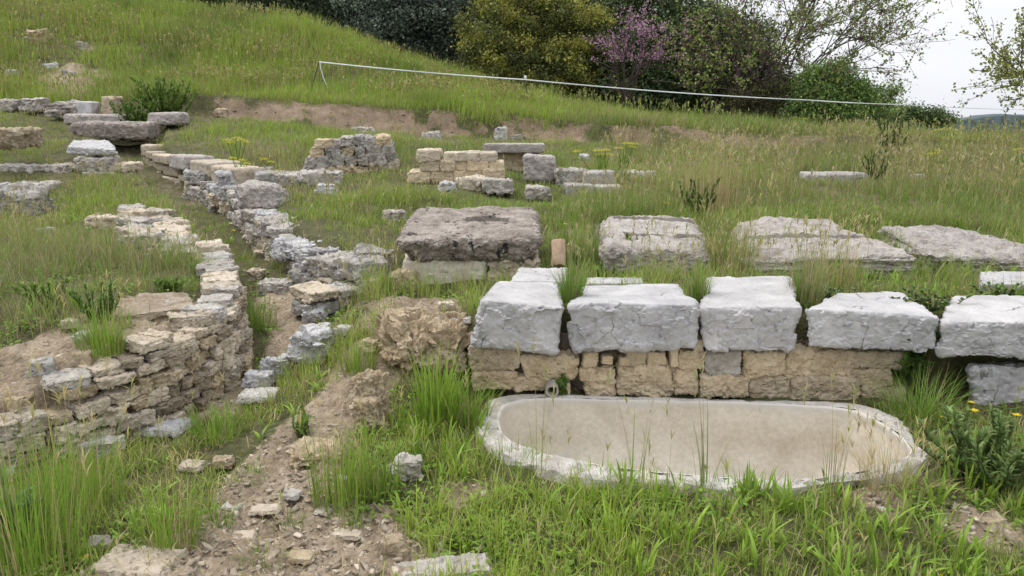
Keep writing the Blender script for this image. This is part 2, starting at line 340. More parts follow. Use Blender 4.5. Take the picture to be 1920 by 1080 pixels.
def height(x, y, micro=True):
    x = np.atleast_1d(np.asarray(x, float)); y = np.atleast_1d(np.asarray(y, float))
    xc, yc = np.clip(x, -40, 40), np.clip(y, -3, 42)
    u = tps(TU, xc, yc); f = tps(TF, np.clip(x, -12, 30), np.clip(y, -2, 20))
    scarp = np.interp(x, [-9, -7, -5, 0, 4, 8, 12], [0, .42, .5, .5, .32, .16, .0])
    u = u + scarp*(sstep(16.65, 17.25, y+.35*fbm2(x, y, .5, 3, 5))-.0*y)
    wl = sstep(.06, .22, sdpoly(x, y, POLY_L))
    wr_w = .12+.55*sstep(-.15, -.6, x)*sstep(5.6, 4.9, y)
    sh = .13*sstep(-.9, -1.2, x); wr = sstep(-wr_w+sh+.06*sstep(-.9, -1.2, x), .07+sh, sdpoly(x, y, POLY_R))
    w = np.maximum(wl, wr); z = f*(1-w)+u*w
    z = z - sstep(33, 90, y)*9*sstep(-40, 40, x+20)*1.0 - sstep(60, 200, y)*6
    z = z - .55*sstep(-.03, .05, sdpoly(x, y, PIT))
    if micro:
        b = bare(x, y)
        z = z + .05*fbm2(x, y, 1.1, 3, 1)*sstep(2, 6, y) + .022*fbm2(x, y, 3.1, 3, 2) + (.006+.024*b)*fbm2(x, y, 13, 4, 3, .6) + .09*b*fbm2(x, y, 2.6, 4, 4)*sstep(14, 16, y)
    return z
PATH = A([G(330, 1079, 0), G(560, 1000, 0), G(520, 900, .03), G(590, 830, .05), G(640, 770, .1), G(700, 700, .16)])[:, :2]
def seg_dist(x, y, pl):
    d = np.full(len(x), 1e9)
    for a, b in zip(pl[:-1], pl[1:]):
        ex, ey = b-a; t = np.clip(((x-a[0])*ex+(y-a[1])*ey)/(ex*ex+ey*ey), 0, 1); d = np.minimum(d, np.hypot(x-a[0]-t*ex, y-a[1]-t*ey))
    return d
CHAN = A([(-1.55, 4.25), (-1.45, 4.8), (-1.6, 5.5), (-1.85, 6.2), (-2.5, 7.4), (-3.4, 9.2), (-4.9, 11.5), (-6.3, 13.4)])
SPOTS = [(G(650, 1060, 0), .34), (G(450, 1040, 0), .3), (G(790, 610, .3), .42), (G(740, 700, .15), .22), (G(290, 580, .5), .34), (G(110, 670, .40), .36), (G(230, 700, .3), .32), (G(60, 760, .2), .3),
         (G(1850, 1000, 0), .16), (G(1640, 960, 0), .14), (G(1350, 960, 0), .12), (G(870, 940, 0), .1)]
def bare(x, y):
    """How bare of grass the soil is, 0 to 1."""
    nz = fbm2(x, y, 2.2, 4, 11)
    b = sstep(.28, .08, seg_dist(x, y, PATH)+.12*nz)
    b = np.maximum(b, .9*sstep(.3, .08, seg_dist(x, y, CHAN[:4])+.1*nz))
    for p, r in SPOTS: b = np.maximum(b, sstep(r*1.25, r*.55, np.hypot(x-p[0], (y-p[1]))+.3*r*nz))
    yy = y+.35*fbm2(x, y, .5, 3, 5)
    sc = np.interp(x, [-8.5, -7, 4, 7, 10], [0, 1, 1, .55, 0])*sstep(16.45, 16.8, yy)*sstep(17.3, 17.05, yy)*.66
    b = np.maximum(b, sc*sstep(-.42, .1, fbm2(x, y, 1.6, 4, 12)+.12))
    b = b*1.0
    b = np.maximum(b, sstep(.42, .6, fbm2(x, y, .45, 4, 13))*.3*sstep(5, 9, y)*sstep(19, 16, y))
    b = np.maximum(b, sstep(.15, .45, fbm2(x, y, .6, 3, 19))*.8*sstep(-8, -11, x)*sstep(17, 18.5, y)*sstep(22, 20.5, y))
    return np.clip(b, 0, 1)
def GT(px, py):
    """First point of the ground on a sight line."""
    d = ray(px, py); Ys = np.geomspace(1.8, 45, 900); t = Ys/d[1]; x = t*d[0]; z = CAMZ+t*d[2]
    g = height(x, Ys, False); k = np.argmax(z < g)
    if not (z < g).any(): k = len(Ys)-1
    return A([x[k], Ys[k], g[k]])
def build_ground():
    ns = 560; s = np.linspace(-1.0, 1.0, ns); s = s*(1+.25*s*s)/1.25*1.25
    Y = np.concatenate([np.geomspace(1.9, 62, 760), np.geomspace(70, 7000, 40)])-.0
    y = np.repeat(Y, ns); x = (np.tile(s, len(Y)))*(y+1.3)*np.where(y > 62, 1+(y-62)/300, 1)
    z = height(x, y)
    i = np.arange((len(Y)-1)*ns).reshape(len(Y)-1, ns)[:, :-1].ravel()
    F = np.stack([i, i+1, i+1+ns, i+ns], 1)
    b = bare(x, y)
    me = mesh('ground', np.stack([x, y, z], 1), F, None)
    at = me.attributes.new('bare', 'FLOAT', 'POINT'); at.data.foreach_set('value', b.astype(np.float32))
    at = me.attributes.new('red_earth', 'FLOAT', 'POINT'); at.data.foreach_set('value', (sstep(15.8, 16.4, y)*sstep(18, 17.6, y)*(.75+.25*fbm2(x, y, 2, 3, 90))).astype(np.float32))
    m, n, bs = new_mat('soil and thatch'); v = position(n)
    a = n.nodes.new('ShaderNodeAttribute'); a.attribute_name = 'bare'
    soil = ramp(n, noise(n, v, 5, 8, .7), [(.28, (.19, .145, .10)), (.5, (.32, .26, .185)), (.72, (.46, .39, .30))])
    vo = n.nodes.new('ShaderNodeTexVoronoi'); vo.inputs['Scale'].default_value = 48; n.links.new(v, vo.inputs['Vector'])
    soil = mixc(n, .5, soil, ramp(n, vo.outputs['Color'], [(.1, (.55, .5, .45)), (.9, (1.25, 1.2, 1.15))]), 'MULTIPLY')
    ra = n.nodes.new('ShaderNodeAttribute'); ra.attribute_name = 'red_earth'
    soil = mixc(n, ra.outputs['Fac'], soil, ramp(n, noise(n, v, 4, 8, .7), [(.3, (.12, .08, .055)), (.5, (.20, .14, .095)), (.7, (.31, .235, .165))]))
    duff = ramp(n, noise(n, v, 9, 8, .7), [(.3, (.05, .05, .022)), (.5, (.085, .085, .035)), (.7, (.15, .125, .065))])
    fac = math_n(n, 'ADD', a.outputs['Fac'], math_n(n, 'MULTIPLY', math_n(n, 'SUBTRACT', noise(n, v, 16, 5), .5), .7))
    n.links.new(mixc(n, ramp(n, fac, [(.25, (0, 0, 0)), (.55, (1, 1, 1))]), duff, soil), bs.inputs['Base Color']); bs.inputs['Roughness'].default_value = .95
    hb = math_n(n, 'ADD', noise(n, v, 60, 5, .7), math_n(n, 'MULTIPLY', vo.outputs['Distance'], -.8)); bump(n, bs, hb, .9, .02)
    me.materials.append(m); o = obj('ground', me); tag(o, 'grassy excavation ground with bare gravel paths and soil', 'ground', kind='structure')
build_ground()

# ------------------------------------------------------------------ bench of five pale blocks on the masonry
def H(x, y): return float(height(A([x]), A([y]), False)[0])
def px8(fb, ft, bt, Yf, Yb, zb=None, Yfb=None):
    """Eight corners from picture points: front-bottom pair, front-top pair, back-top pair."""
    a, b = [P(*q, Yfb or Yf) for q in fb]; c, d = [P(*q, Yf) for q in ft]; e, f = [P(*q, Yb) for q in bt]
    z = zb if zb is not None else min(a[2], b[2])
    return A([a, b, A([e[0], e[1], a[2]]), A([f[0], f[1], b[2]]), c, d, e, f])
BLOCKS = [
    (((884, 651), (1044, 668)), ((899, 562), (1062, 577)), ((933, 526), (1040, 529)), 4.17, 4.86, 'pale limestone block at the left end of the bench row, sloping left side'),
    (((1070, 659), (1307, 656)), ((1068, 569), (1312, 572)), ((1098, 537), (1270, 532)), 4.17, 4.80, 'wide pale block with fine cracks, second from the left in the bench row'),
    (((1322, 656), (1484, 659)), ((1313, 577), (1503, 575)), ((1326, 518), (1482, 517)), 4.17, 5.00, 'middle block of the bench row, tallest, with rounded back and bluish grey face'),
    (((1511, 652), (1756, 660)), ((1511, 578), (1763, 594)), ((1574, 548), (1690, 548)), 4.17, 4.68, 'pale block with one dark diagonal crack, between grass tuft and creeping plant'),
    (((1758, 668), (2120, 678)), ((1766, 604), (2130, 606)), ((1785, 551), (2090, 553)), 4.15, 4.72, 'smooth grey faced block cut off by the right picture edge')]
for fb, ft, bt, Yf, Yb, lab in BLOCKS:
    c8 = px8(fb, ft, bt, Yf, Yb)
    c8[2:4, 0] = c8[6:8, 0]
    o = obj('stone_block', stone_mesh('stone_block', c8, 'lime', M['lime'], .0075, .16, 110), None, (c8[0]+c8[1]+c8[2]+c8[3])/4)
    tag(o, lab, 'stone block', 'pale blocks of the bench row'); foot(c8)
# masonry below the blocks: stones by their place in the picture, in an earthy core
zb = .02; wall = thing('masonry_wall', 'low tan masonry wall of porous stones under the pale blocks, behind the basin', 'wall', (1.0, 4.3, zb))
core = A([(-.2, 4.315, -.05), (2.2, 4.315, -.05), (-.2, 4.75, -.05), (2.2, 4.75, -.05), (-.2, 4.315, .40), (2.15, 4.315, .385), (-.2, 4.75, .4), (2.2, 4.75, .385)])
obj('mortar', stone_mesh('mortar', core, 'tufa', M['mortar'], .016, 1, 140), wall)
STN = [(876, 649, 978, 698), (886, 697, 966, 733), (979, 668, 1086, 714), (962, 706, 1026, 735), (1094, 660, 1121, 690), (1101, 687, 1156, 747), (1174, 655, 1213, 686), (1161, 671, 1181, 687), (1212, 660, 1251, 686), (1155, 684, 1262, 745), (1257, 655, 1273, 688), (1270, 657, 1325, 695), (1264, 690, 1308, 743),
       (1301, 638, 1321, 660), (1324, 655, 1393, 708), (1392, 658, 1474, 707), (1309, 704, 1408, 748), (1407, 705, 1491, 749), (1476, 657, 1606, 712), (1599, 659, 1697, 694), (1588, 692, 1676, 724), (1489, 709, 1618, 757), (1615, 721, 1662, 759), (1660, 724, 1700, 762), (1086, 690, 1103, 716), (1045, 718, 1068, 742), (1128, 668, 1150, 684)]
for k, (x0, y0, x1, y1) in enumerate(STN):
    Y = 4.225+.03*RNG.random(); j = lambda: (RNG.random()-.5)*.2*min(x1-x0, y1-y0)
    q = [P(x0+j(), y1+j()*.3, Y), P(x1+j(), y1+j()*.3, Y), P(x0+j(), y0+j()*.3, Y), P(x1+j(), y0+j()*.3, Y)]; dp = A([0, .22, 0])
    c8 = A([q[0], q[1], q[0]+dp, q[1]+dp, q[2], q[3], q[2]+dp, q[3]+dp])
    obj('stone', stone_mesh('stone', c8, 'tufa', M['limerough'] if k in (14,) else M['tufa'], .008, 1, 60), wall)
# block under the end of the row, in shade beside a gap
c8 = px8(((1830, 800), (2130, 820)), ((1815, 684), (2130, 690)), ((1820, 678), (2120, 680)), 4.2, 4.7)
o = obj('stone_block', stone_mesh('stone_block', c8, 'lime', M['lime'], .009, .5, 90), None, (c8[0]+c8[1])/2); tag(o, 'grey block standing below the block at the right picture edge', 'stone block')
def slab_on_ground(name, px0, px1, pyf, pyb, Yf, Yb, thick, mat, style, label, cat='stone slab', px2=None, px3=None, group=None, layered=0, res=None, ts=.6):
    a, b = P(px0, pyf, Yf), P(px1, pyf, Yf); e, f = P(px2 or px0, pyb, Yb), P(px3 or px1, pyb, Yb); d = A([0, 0, thick])
    c8 = A([a-d, b-d, e-d, f-d, a, b, e, f])
    o = obj(name, stone_mesh(name, c8, style, mat, res or res_at(Yf), ts, 110, layered), None, (c8[0]+c8[1]+c8[2]+c8[3])/4); tag(o, label, cat, group); foot(c8); return o
slab_on_ground('stone_slab', 956, 1062, 527, 502, 5.0, 5.55, .12, M['lime'], 'lime', 'white flat slab lying just behind the leftmost bench block', px2=975)
slab_on_ground('stone_slab', 1100, 1205, 531, 520, 5.0, 5.3, .1, M['lime'], 'lime', 'small white slab half buried behind the second bench block')
slab_on_ground('stone_slab', 1838, 1990, 533, 509, 5.0, 5.55, .1, M['lime'], 'lime', 'white flat slab behind the block at the right picture edge')

# ------------------------------------------------------------------ the four weathered slabs
g4 = 'weathered slabs behind the bench'
c8 = A([P(770, 492, 5.86), P(998, 489, 5.84), P(770, 470, 6.9), P(1010, 468, 6.9), P(735, 452, 5.74), P(1018, 441, 5.8), P(775, 388, 6.95), P(1008, 386, 7.0)])
c8[2, 2] = c8[0, 2]; c8[3, 2] = c8[1, 2]; S1 = c8
def cut_slot(me, cen, half, dep):
    """A rectangular hole chiselled into the top: a small frame of walls sunk below the surface."""
    n = len(me.vertices); co = np.empty(n*3, np.float32); me.vertices.foreach_get('co', co); co = co.reshape(-1, 3)
    m = np.minimum(sstep(half[0]+.005, half[0]-.005, np.abs(co[:, 0]-cen[0]+.02*np.sin(9*co[:, 1]))), sstep(half[1]+.005, half[1]-.005, np.abs(co[:, 1]-cen[1]+.012*np.sin(11*co[:, 0]))))
    top = co[:, 2] > cen[2]-.09; co[:, 2] -= np.where(top, m*dep, 0); me.vertices.foreach_set('co', co.ravel()); me.update(); me.set_sharp_from_angle(angle=math.radians(26))
me = stone_mesh('stone_slab', c8, 'slab', M['darkslab'], .0095, .55, 150)
cut_slot(me, P(918, 411, 6.45), (.17, .095), .20)
o = obj('stone_slab', me, None, c8[:4].mean(0)); tag(o, 'thick dark lichen covered slab with a rectangular slot, on a pale plinth', 'stone slab', g4); foot(c8)
pl = thing('plinth', 'low plinth of one smooth cream stone and small stones under the dark slab', 'plinth', (-.35, 5.9, .3))
for x0, y0, x1, y1, mt, st in ((752, 486, 913, 543, 'plaster', 'ashlar'), (917, 490, 945, 517, 'layer', 'rubble'), (944, 491, 1010, 516, 'layer', 'rubble'), (914, 515, 962, 546, 'layer', 'rubble'), (960, 514, 1012, 548, 'layer', 'rubble'), (765, 540, 850, 552, 'layer', 'rubble')):
    Y = 5.86; q = [P(x0, y1+6, Y), P(x1, y1+6, Y), P(x0, y0-2, Y), P(x1, y0-2, Y)]; dp = A([0, .9, 0])
    obj('stone', stone_mesh('stone', A([q[0], q[1], q[0]+dp, q[1]+dp, q[2], q[3], q[2]+dp, q[3]+dp]), st, M[mt], .012, 1, 60), pl)
foot(c8)
c8 = A([P(1130, 520, 5.8), P(1328, 525, 5.8), P(1130, 500, 7.2), P(1310, 500, 7.2), P(1128, 462, 5.8), P(1328, 472, 5.8), P(1130, 401, 7.2), P(1303, 405, 7.25)]); c8[2, 2] = c8[0, 2]; c8[3, 2] = c8[1, 2]
me = stone_mesh('stone_slab', c8, 'slab', M['slab'], .0095, .5, 150)
cut_slot(me, P(1232, 407, 7.05), (.37, .07), .14); cut_slot(me, P(1245, 438, 6.3), (.31, .055), .12)
o = obj('stone_slab', me, None, c8[:4].mean(0)); tag(o, 'grey slab with two long carved grooves, second from the left behind the bench', 'stone slab', g4); foot(c8)
c8 = A([P(1400, 540, 5.8), P(1722, 540, 5.8), P(1370, 500, 7.2), P(1570, 500, 7.2), P(1392, 486, 5.8), P(1722, 478, 5.75), P(1372, 412, 7.2), P(1548, 408, 7.2)]); c8[2, 2] = c8[0, 2]; c8[3, 2] = c8[1, 2]
me = stone_mesh('stone_slab', c8, 'slab', M['slab'], .0095, .7, 150, .12); cut_slot(me, P(1500, 441, 6.45), (.55, .06), .12)
o = obj('stone_slab', me, None, c8[:4].mean(0)); tag(o, 'broad ridged grey slab with a deep crack, tapering to a point at its right', 'stone slab', g4); foot(c8)
c8 = A([P(1735, 530, 5.9), P(2060, 530, 5.9), P(1650, 500, 7.2), P(1850, 500, 7.2), P(1735, 470, 5.9), P(2060, 492, 5.9), P(1640, 418, 7.3), P(1760, 418, 7.2)]); c8[2, 2] = c8[0, 2]; c8[3, 2] = c8[1, 2]
o = obj('stone_slab', stone_mesh('stone_slab', c8, 'slab', M['slab'], .0095, .7, 150, .08), None, c8[:4].mean(0)); tag(o, 'ridged grey slab sloping down to the right picture edge', 'stone slab', g4); foot(c8)

# ------------------------------------------------------------------ oval basin with muddy water, pipes
def closed_curve(pts, n):
    pts = A(pts, float); m = len(pts); out = []
    for k in range(n):
        t = k*m/n; i = int(t); f = t-i; p0, p1, p2, p3 = [pts[(i+d) % m] for d in (-1, 0, 1, 2)]
        out.append(.5*((2*p1)+(-p0+p2)*f+(2*p0-5*p1+4*p2-p3)*f*f+(-p0+3*p1-3*p2+p3)*f**3))
    return A(out)
OUT = [(925, 745), (905, 760), (889, 795), (912, 838), (962, 866), (1050, 889), (1150, 902), (1260, 908), (1370, 924), (1480, 920), (1560, 908), (1660, 896), (1735, 868), (1738, 838), (1700, 795), (1650, 768), (1600, 757), (1450, 750), (1300, 746), (1150, 742), (1000, 739)]
INN = [(956, 757), (940, 768), (934, 790), (945, 815), (985, 838), (1048, 857), (1135, 873), (1250, 886), (1360, 896), (1468, 901), (1550, 892), (1635, 880), (1697, 858), (1706, 838), (1672, 806), (1630, 782), (1580, 766), (1440, 756), (1300, 752), (1150, 749), (1010, 747)]
NB = 420
zr = .085; ob = closed_curve([G(*q, zr)[:2] for q in OUT], NB); ib = closed_curve([G(*q, zr)[:2] for q in INN], NB)
cen = ib.mean(0)
def ring(k, z): return np.stack([k[:, 0], k[:, 1], np.full(NB, z) if np.isscalar(z) else z], 1)
mid = lambda t: ob*(1-t)+ib*t
rings = [ring(cen+(ob-cen)*1.0, -.12), ring(cen+(ob-cen)*1.006, .03), ring(ob, zr-.035), ring(mid(.08), zr-.008)]
rings += [ring(mid(t), zr+.006*math.sin(math.pi*t)) for t in np.linspace(.14, .95, 13)]
v = np.concatenate(rings); nr = len(rings)
def loft(nr): return A([(r*NB+k, r*NB+(k+1) % NB, (r+1)*NB+(k+1) % NB, (r+1)*NB+k) for r in range(nr-1) for k in range(NB)])
f = loft(nr); nrm = vnormals(v, f)
front = sstep(3.95, 3.6, v[:, 1])*.7+.3
v = v+nrm*((.008*fbm(v, 22, 4, 3)+.012*fbm(v, 6, 3, 4)+.011*facets(v, .07, 5)-.02*sstep(.25, .6, fbm(v, 3.3, 3, 14)))*front)[:, None]
basin = thing('stone_basin', 'long oval stone basin with rough whitish rim at the foot of the masonry wall', 'basin', (cen[0], cen[1], 0))
me = mesh('rim', v, f, M['rim']); me.set_sharp_from_angle(angle=math.radians(28)); obj('rim', me, basin)
DEP = .40
prof_ = [(1.0, zr+.0), (.993, zr-.012)]+[(1-.05*t-.10*max(0, (t-.6)/.4)**2.2, zr-.012-(DEP-.03)*t) for t in np.linspace(.05, 1, 16)]+[(.83, zr-DEP), (.6, zr-DEP-.01), (.3, zr-DEP-.012), (.02, zr-DEP-.012)]
rings = [ring(mid(.93), zr)]+[ring(cen+(ib-cen)*A([q, q]), z) for q, z in prof_]
v = np.concatenate(rings); f = loft(len(rings)); v += vnormals(v, f)*(.006*fbm(v, 5, 4, 8)+.002*fbm(v, 28, 3, 9))[:, None]
m = stone_mat('cream plaster stained by silt', [(.3, (.50, .44, .35)), (.5, (.60, .54, .445)), (.7, (.67, .62, .53))], 2.6, [((.20, .16, .11), 34, .70)], .35, .006, 50, vary=0, stain=((.46, .43, .385), 2.2, .60), rough=.6)
n = m.node_tree; bs = n.nodes['Principled BSDF']; src = bs.inputs['Base Color'].links[0].from_socket; pv = position(n); sz = n.nodes.new('ShaderNodeSeparateXYZ'); n.links.new(pv, sz.inputs[0])
lvl = math_n(n, 'ADD', sz.outputs['Z'], math_n(n, 'MULTIPLY', math_n(n, 'SUBTRACT', noise(n, pv, 3.5, 5), .5), .09))      # old water line: limy above, silted below
n.links.new(mixc(n, ramp(n, lvl, [(.035, (0, 0, 0)), (.075, (.85, .85, .85))]), src, (.50, .475, .435)), bs.inputs['Base Color'])
obj('lining', mesh('lining', v, f, m), basin)
for a in np.linspace(0, 1, 14):
    for d in np.linspace(0, 1, 8): FOOT.append((-.13+a*2.1, 3.22+d*.85, .16) if 0 else (cen[0]+(a-.5)*1.75, cen[1]+(d-.5)*.78, .13))
def pipe(name, p0, p1, r, wall_t, mat, label, cat):
    p0, p1 = A(p0, float), A(p1, float); n = 28; ax = (p1-p0)/np.linalg.norm(p1-p0)
    a = np.cross(ax, [.2, .1, .97]) if abs(ax[2]) < .9 else np.cross(ax, [1, 0, 0]); a /= np.linalg.norm(a); b_ = np.cross(ax, a)
    prof = [(0, r*.97), (.03, r*1.02), (.5, r), (.96, r*1.03), (1, r*1.01), (1, r-wall_t), (.95, r-wall_t), (.1, r-wall_t)]
    V = []; Ln = np.linalg.norm(p1-p0)
    for t, rr in prof:
        for q in range(n): an = 2*math.pi*q/n; V.append(p0+ax*Ln*t+(a*math.cos(an)+b_*math.sin(an))*rr)
    V = A(V); V = V+.005*np.stack([fbm(V, 30, 3, 1), fbm(V, 30, 3, 2), fbm(V, 30, 3, 3)], 1)
    F = A([(i*n+q, i*n+(q+1) % n, (i+1)*n+(q+1) % n, (i+1)*n+q) for i in range(len(prof)-1) for q in range(n)])
    o = obj(name, mesh(name, V, F, mat), None, p0); return tag(o, label, cat)
c = P(1038, 731, 4.2); pipe('drain_pipe', c+A([.01, .22, .02]), c+A([-.01, -.03, 0]), .038, .011, M['limerough'], 'short grey clay drain pipe poking out of the masonry above the basin', 'pipe')
c = P(1047, 500, 5.75); t = P(1047, 452, 5.85); pipe('clay_pipe', c, t, .052, .012, M['clay'], 'upright orange fired clay pipe standing between the two leftmost weathered slabs', 'pipe')

# ------------------------------------------------------------------ rubble and dry stone walls
def along(path, s):
    d = np.r_[0, np.cumsum(np.linalg.norm(np.diff(path, axis=0), axis=1))]; s = min(max(s, 0), d[-1]-1e-6)
    i = np.searchsorted(d, s, 'right')-1; t = (path[i+1]-path[i])/(d[i+1]-d[i]); return path[i]+t*(s-d[i]), t
def plen(path): return float(np.linalg.norm(np.diff(path, axis=0), axis=1).sum())
def stone_wall(root, path, zbase, ztop, hc, ln, dep, mats, style, res, side=1, jit=.07, tilt=0, batter=.0, caps=None, skip=0.0, lay=0, sink=.04, turn=.12):
    """Courses of separate stones along a plan path; the face stands on the path, the stones reach back from it."""
    path = A(path, float); T = plen(path); z = 0.0; k = 0; Hm = max(ztop(s)-zbase(s) for s in np.linspace(0, T, 24))
    while z < Hm-.3*hc:
        h = hc*(.7+.6*RNG.random()); s = -RNG.random()*ln*.5; top = z+h >= Hm-.3*hc
        while s < T:
            l = ln*(.55+.9*RNG.random()); sm = s+l/2
            if 0 <= sm <= T:
                p, t = along(path, sm); nn = A([-t[1], t[0]])*side; zb_, zt_ = zbase(sm)-sink, ztop(sm)
                last = zb_+z+h*1.45 > zt_
                if zb_+z+h*.45 < zt_ and not (last and RNG.random() < skip):
                    off = RNG.random()*.18*dep-z*batter*-1
                    c = (p[0]+nn[0]*(dep/2+off), p[1]+nn[1]*(dep/2+off), zb_+z)
                    hh = h*(.86+.12*RNG.random())
                    if RNG.random() < .18 and hh > .05: hh *= .62
                    tw_ = RNG.normal(0, turn); t2 = (t[0]*math.cos(tw_)-t[1]*math.sin(tw_), t[0]*math.sin(tw_)+t[1]*math.cos(tw_))
                    c8 = box8(c, t2, (l*.95, dep*(.85+.3*RNG.random()), hh), (tilt*t[0]+(RNG.random()-.5)*.12, tilt*t[1]+(RNG.random()-.5)*.12, 1), jit)
                    mt = (caps or mats)[RNG.integers(len(caps or mats))] if last else mats[RNG.integers(len(mats))]
                    obj('stone', stone_mesh('stone', c8, style, M[mt], res, .8, 44, lay), root)
                    if last: foot(c8, .01)
            s += l
        z += h; k += 1
LW = LEFT[1:11]+A([.03, -.02]); d0 = plen(LW)
lw = thing('dry_stone_wall', 'curved dry stone retaining wall of flat tan stones beside the channel, near left', 'wall', (-1.9, 4.2, 0))
stone_wall(lw, LW, lambda s: float(np.interp(s, [0, 1.2, 2.2, 3.2, d0], [.0, .0, .08, .15, .26])), lambda s: float(np.interp(s, [0, .6, 1.4, 2.1, 2.8, 3.6, d0], [.12, .19, .39, .52, .57, .57, .57])),
           .072, .145, .22, ['layer', 'layer', 'layer', 'layer', 'rocktan', 'darktan'], 'rubble', .0065, 1, .11, .14, .10, ['layer', 'layer', 'limerough'], .1, .02, .05, .18)
c8 = A([P(222, 648, 4.38), P(366, 628, 4.55), P(262, 600, 4.85), P(360, 590, 4.95), P(218, 622, 4.36), P(371, 600, 4.55), P(262, 573, 4.85), P(352, 572, 4.98)])
c8[:, 2] += .085
o = obj('capstone', stone_mesh('capstone', c8, 'tufa', M['darktan'], .008, .8, 100, .15), None, c8[:4].mean(0)); tag(o, 'large dark edged flat stone lying on top of the curved dry stone wall', 'stone', None); foot(c8)
RW = RIGHT[5:10][::-1]+A([-.03, -.03])
rw = thing('dry_stone_wall', 'stepped dry stone wall with pale top stones along the right side of the channel', 'wall', (-2, 7, .3)); d1 = plen(RW)
stone_wall(rw, RW, lambda s: float(np.interp(s, [0, 2, 3.6, 5, d1], [.58, .44, .33, .22, .16])), lambda s: float(np.interp(s, [0, 2, 3.6, 5, 6.2, d1], [.93, .86, .68, .55, .44, .38])),
           .135, .33, .34, ['layer', 'limerough', 'limerough'], 'rubble', .0105, 1, .13, 0, .12, ['limerough', 'limerough', 'lime'], 0, 0, .06, .25)
jw = thing('stone_footing', 'short jumble of pale footing stones left of the dark slab plinth', 'wall', (-1.3, 5.9, .3))
stone_wall(jw, [P(600, 545, 5.5)[:2], P(680, 530, 5.75)[:2], P(745, 520, 6.0)[:2]], lambda s: .26, lambda s: float(np.interp(s, [0, .35, 1], [.36, .5, .54])), .12, .24, .28, ['limerough', 'limerough', 'layer'], 'rubble', .010, 1, .14)
lb = thing('rubble_footing', 'worn pale rubble footing topping the left bank of the channel', 'wall', (-2.9, 7.2, .4))
stone_wall(lb, A([(-2.45, 6.5), (-2.75, 7.1), (-3.2, 8.0), (-3.6, 8.7)])-A([.12, 0]), lambda s: .38+.05*s, lambda s: .58+.05*s, .12, .22, .3, ['limerough', 'layer'], 'rubble', .011, 1, .18, 0, .2, None, .2, 0, .04, .5)
stone_wall(lb, A([(-2.45, 6.5), (-2.75, 7.1), (-3.2, 8.0), (-3.6, 8.7)])-A([.42, 0]), lambda s: .46+.03*s, lambda s: .57+.04*s, .11, .2, .25, ['limerough', 'layer'], 'rubble', .011, 1, .2, 0, .2, None, .35, 0, .04, .7)
# squared wall in the back left and the stones round it
aw = thing('ashlar_wall', 'weathered wall of large squared tan blocks beyond the channel, below the stone beam', 'wall', (-5, 11.5, .8)); AP = A([(-6.3, 13.55), (-5.2, 12.05), (-4.0, 10.55), (-3.72, 10.2)])
stone_wall(aw, AP, lambda s: float(np.interp(s, [0, 4.3], [.78, .55])), lambda s: float(np.interp(s, [0, 4.3], [1.36, 1.02])), .21, .75, .4, ['layer'], 'ashlar', .017, 1, .04, 0, .03, ['layer', 'slab'], .12, 0, .12, .04)
e1 = thing('rubble_pier', 'pale rubble wall end with a rounded white capstone left of the channel', 'wall', (-6.3, 11.9, .8))
pa = [P(120, 352, 11.7)[:2], P(228, 352, 11.7)[:2], P(222, 352, 12.6)[:2]]
stone_wall(e1, pa, lambda s: .66, lambda s: 1.13, .15, .42, .5, ['limerough', 'layer'], 'rubble', .015, 1, .1)
c8 = A([P(125, 288, 11.7), P(220, 290, 11.75), P(132, 275, 12.5), P(212, 275, 12.5), P(128, 276, 11.7), P(218, 280, 11.75), P(140, 262, 12.5), P(200, 262, 12.5)])
obj('capstone', stone_mesh('capstone', c8, 'rubble', M['lime'], .015, .5, 60), e1); foot(c8)
e2 = thing('rubble_wall', 'low pale rubble wall at the left picture edge, in front of tall grass', 'wall', (-7.6, 11, .8))
stone_wall(e2, [P(-120, 350, 11.3)[:2], P(0, 345, 11.3)[:2], P(118, 340, 11.5)[:2]], lambda s: .68, lambda s: 1.0+.04*math.sin(5*s), .16, .45, .45, ['limerough'], 'rubble', .015, 1, .1)
e3 = thing('rubble_wall', 'second lower course of white stones at the left picture edge', 'wall', (-7, 9.8, .7))
stone_wall(e3, [P(-100, 372, 10.2)[:2], P(85, 362, 10.3)[:2]], lambda s: .66, lambda s: .80, .14, .5, .45, ['lime', 'limerough'], 'rubble', .014, 1, .08)
ww = thing('rubble_wall', 'grey white wall of small squared stones in four courses, with a sharp right end', 'wall', (-2.3, 11, .8))
WP = A([P(560, 345, 11.6)[:2], P(640, 345, 10.75)[:2], P(742, 330, 10.9)[:2], P(748, 318, 11.9)[:2]])
Yw = lambda x: 10.75+max(0, x-640)/105*.55+.02*RNG.random()
for y0, y1, xa, xb, mt in ((257, 275, 640, 734, 'limerough'), (274, 294, 612, 738, 'limerough'), (293, 313, 598, 742, 'limerough'), (312, 336, 590, 746, 'layer'), (262, 278, 592, 640, 'slab'), (278, 296, 582, 614, 'tufa'), (295, 314, 575, 600, 'limerough'), (313, 335, 566, 592, 'slab')):
    x = xa
    while x < xb-6:
        w = min(16+18*RNG.random(), xb-x); dy = -.10*(x-640) if x > 640 else 0; dy *= 1 if y0 > 280 else .2
        q = [P(x, y1+dy+1, Yw(x)), P(x+w-1, y1+dy+1-.05*w, Yw(x+w)), P(x, y0+dy, Yw(x)), P(x+w-1, y0+dy, Yw(x+w))]; dp = A([-.05, .45, 0])
        c8 = A([q[0], q[1], q[0]+dp, q[1]+dp, q[2], q[3], q[2]+dp, q[3]+dp]); c8 += (RNG.random((8, 3))-.5)*.03
        obj('stone', stone_mesh('stone', c8, 'rubble', M[mt] if RNG.random() < .8 else M['tufa'], .012, .9, 40), ww); foot(c8); x += w
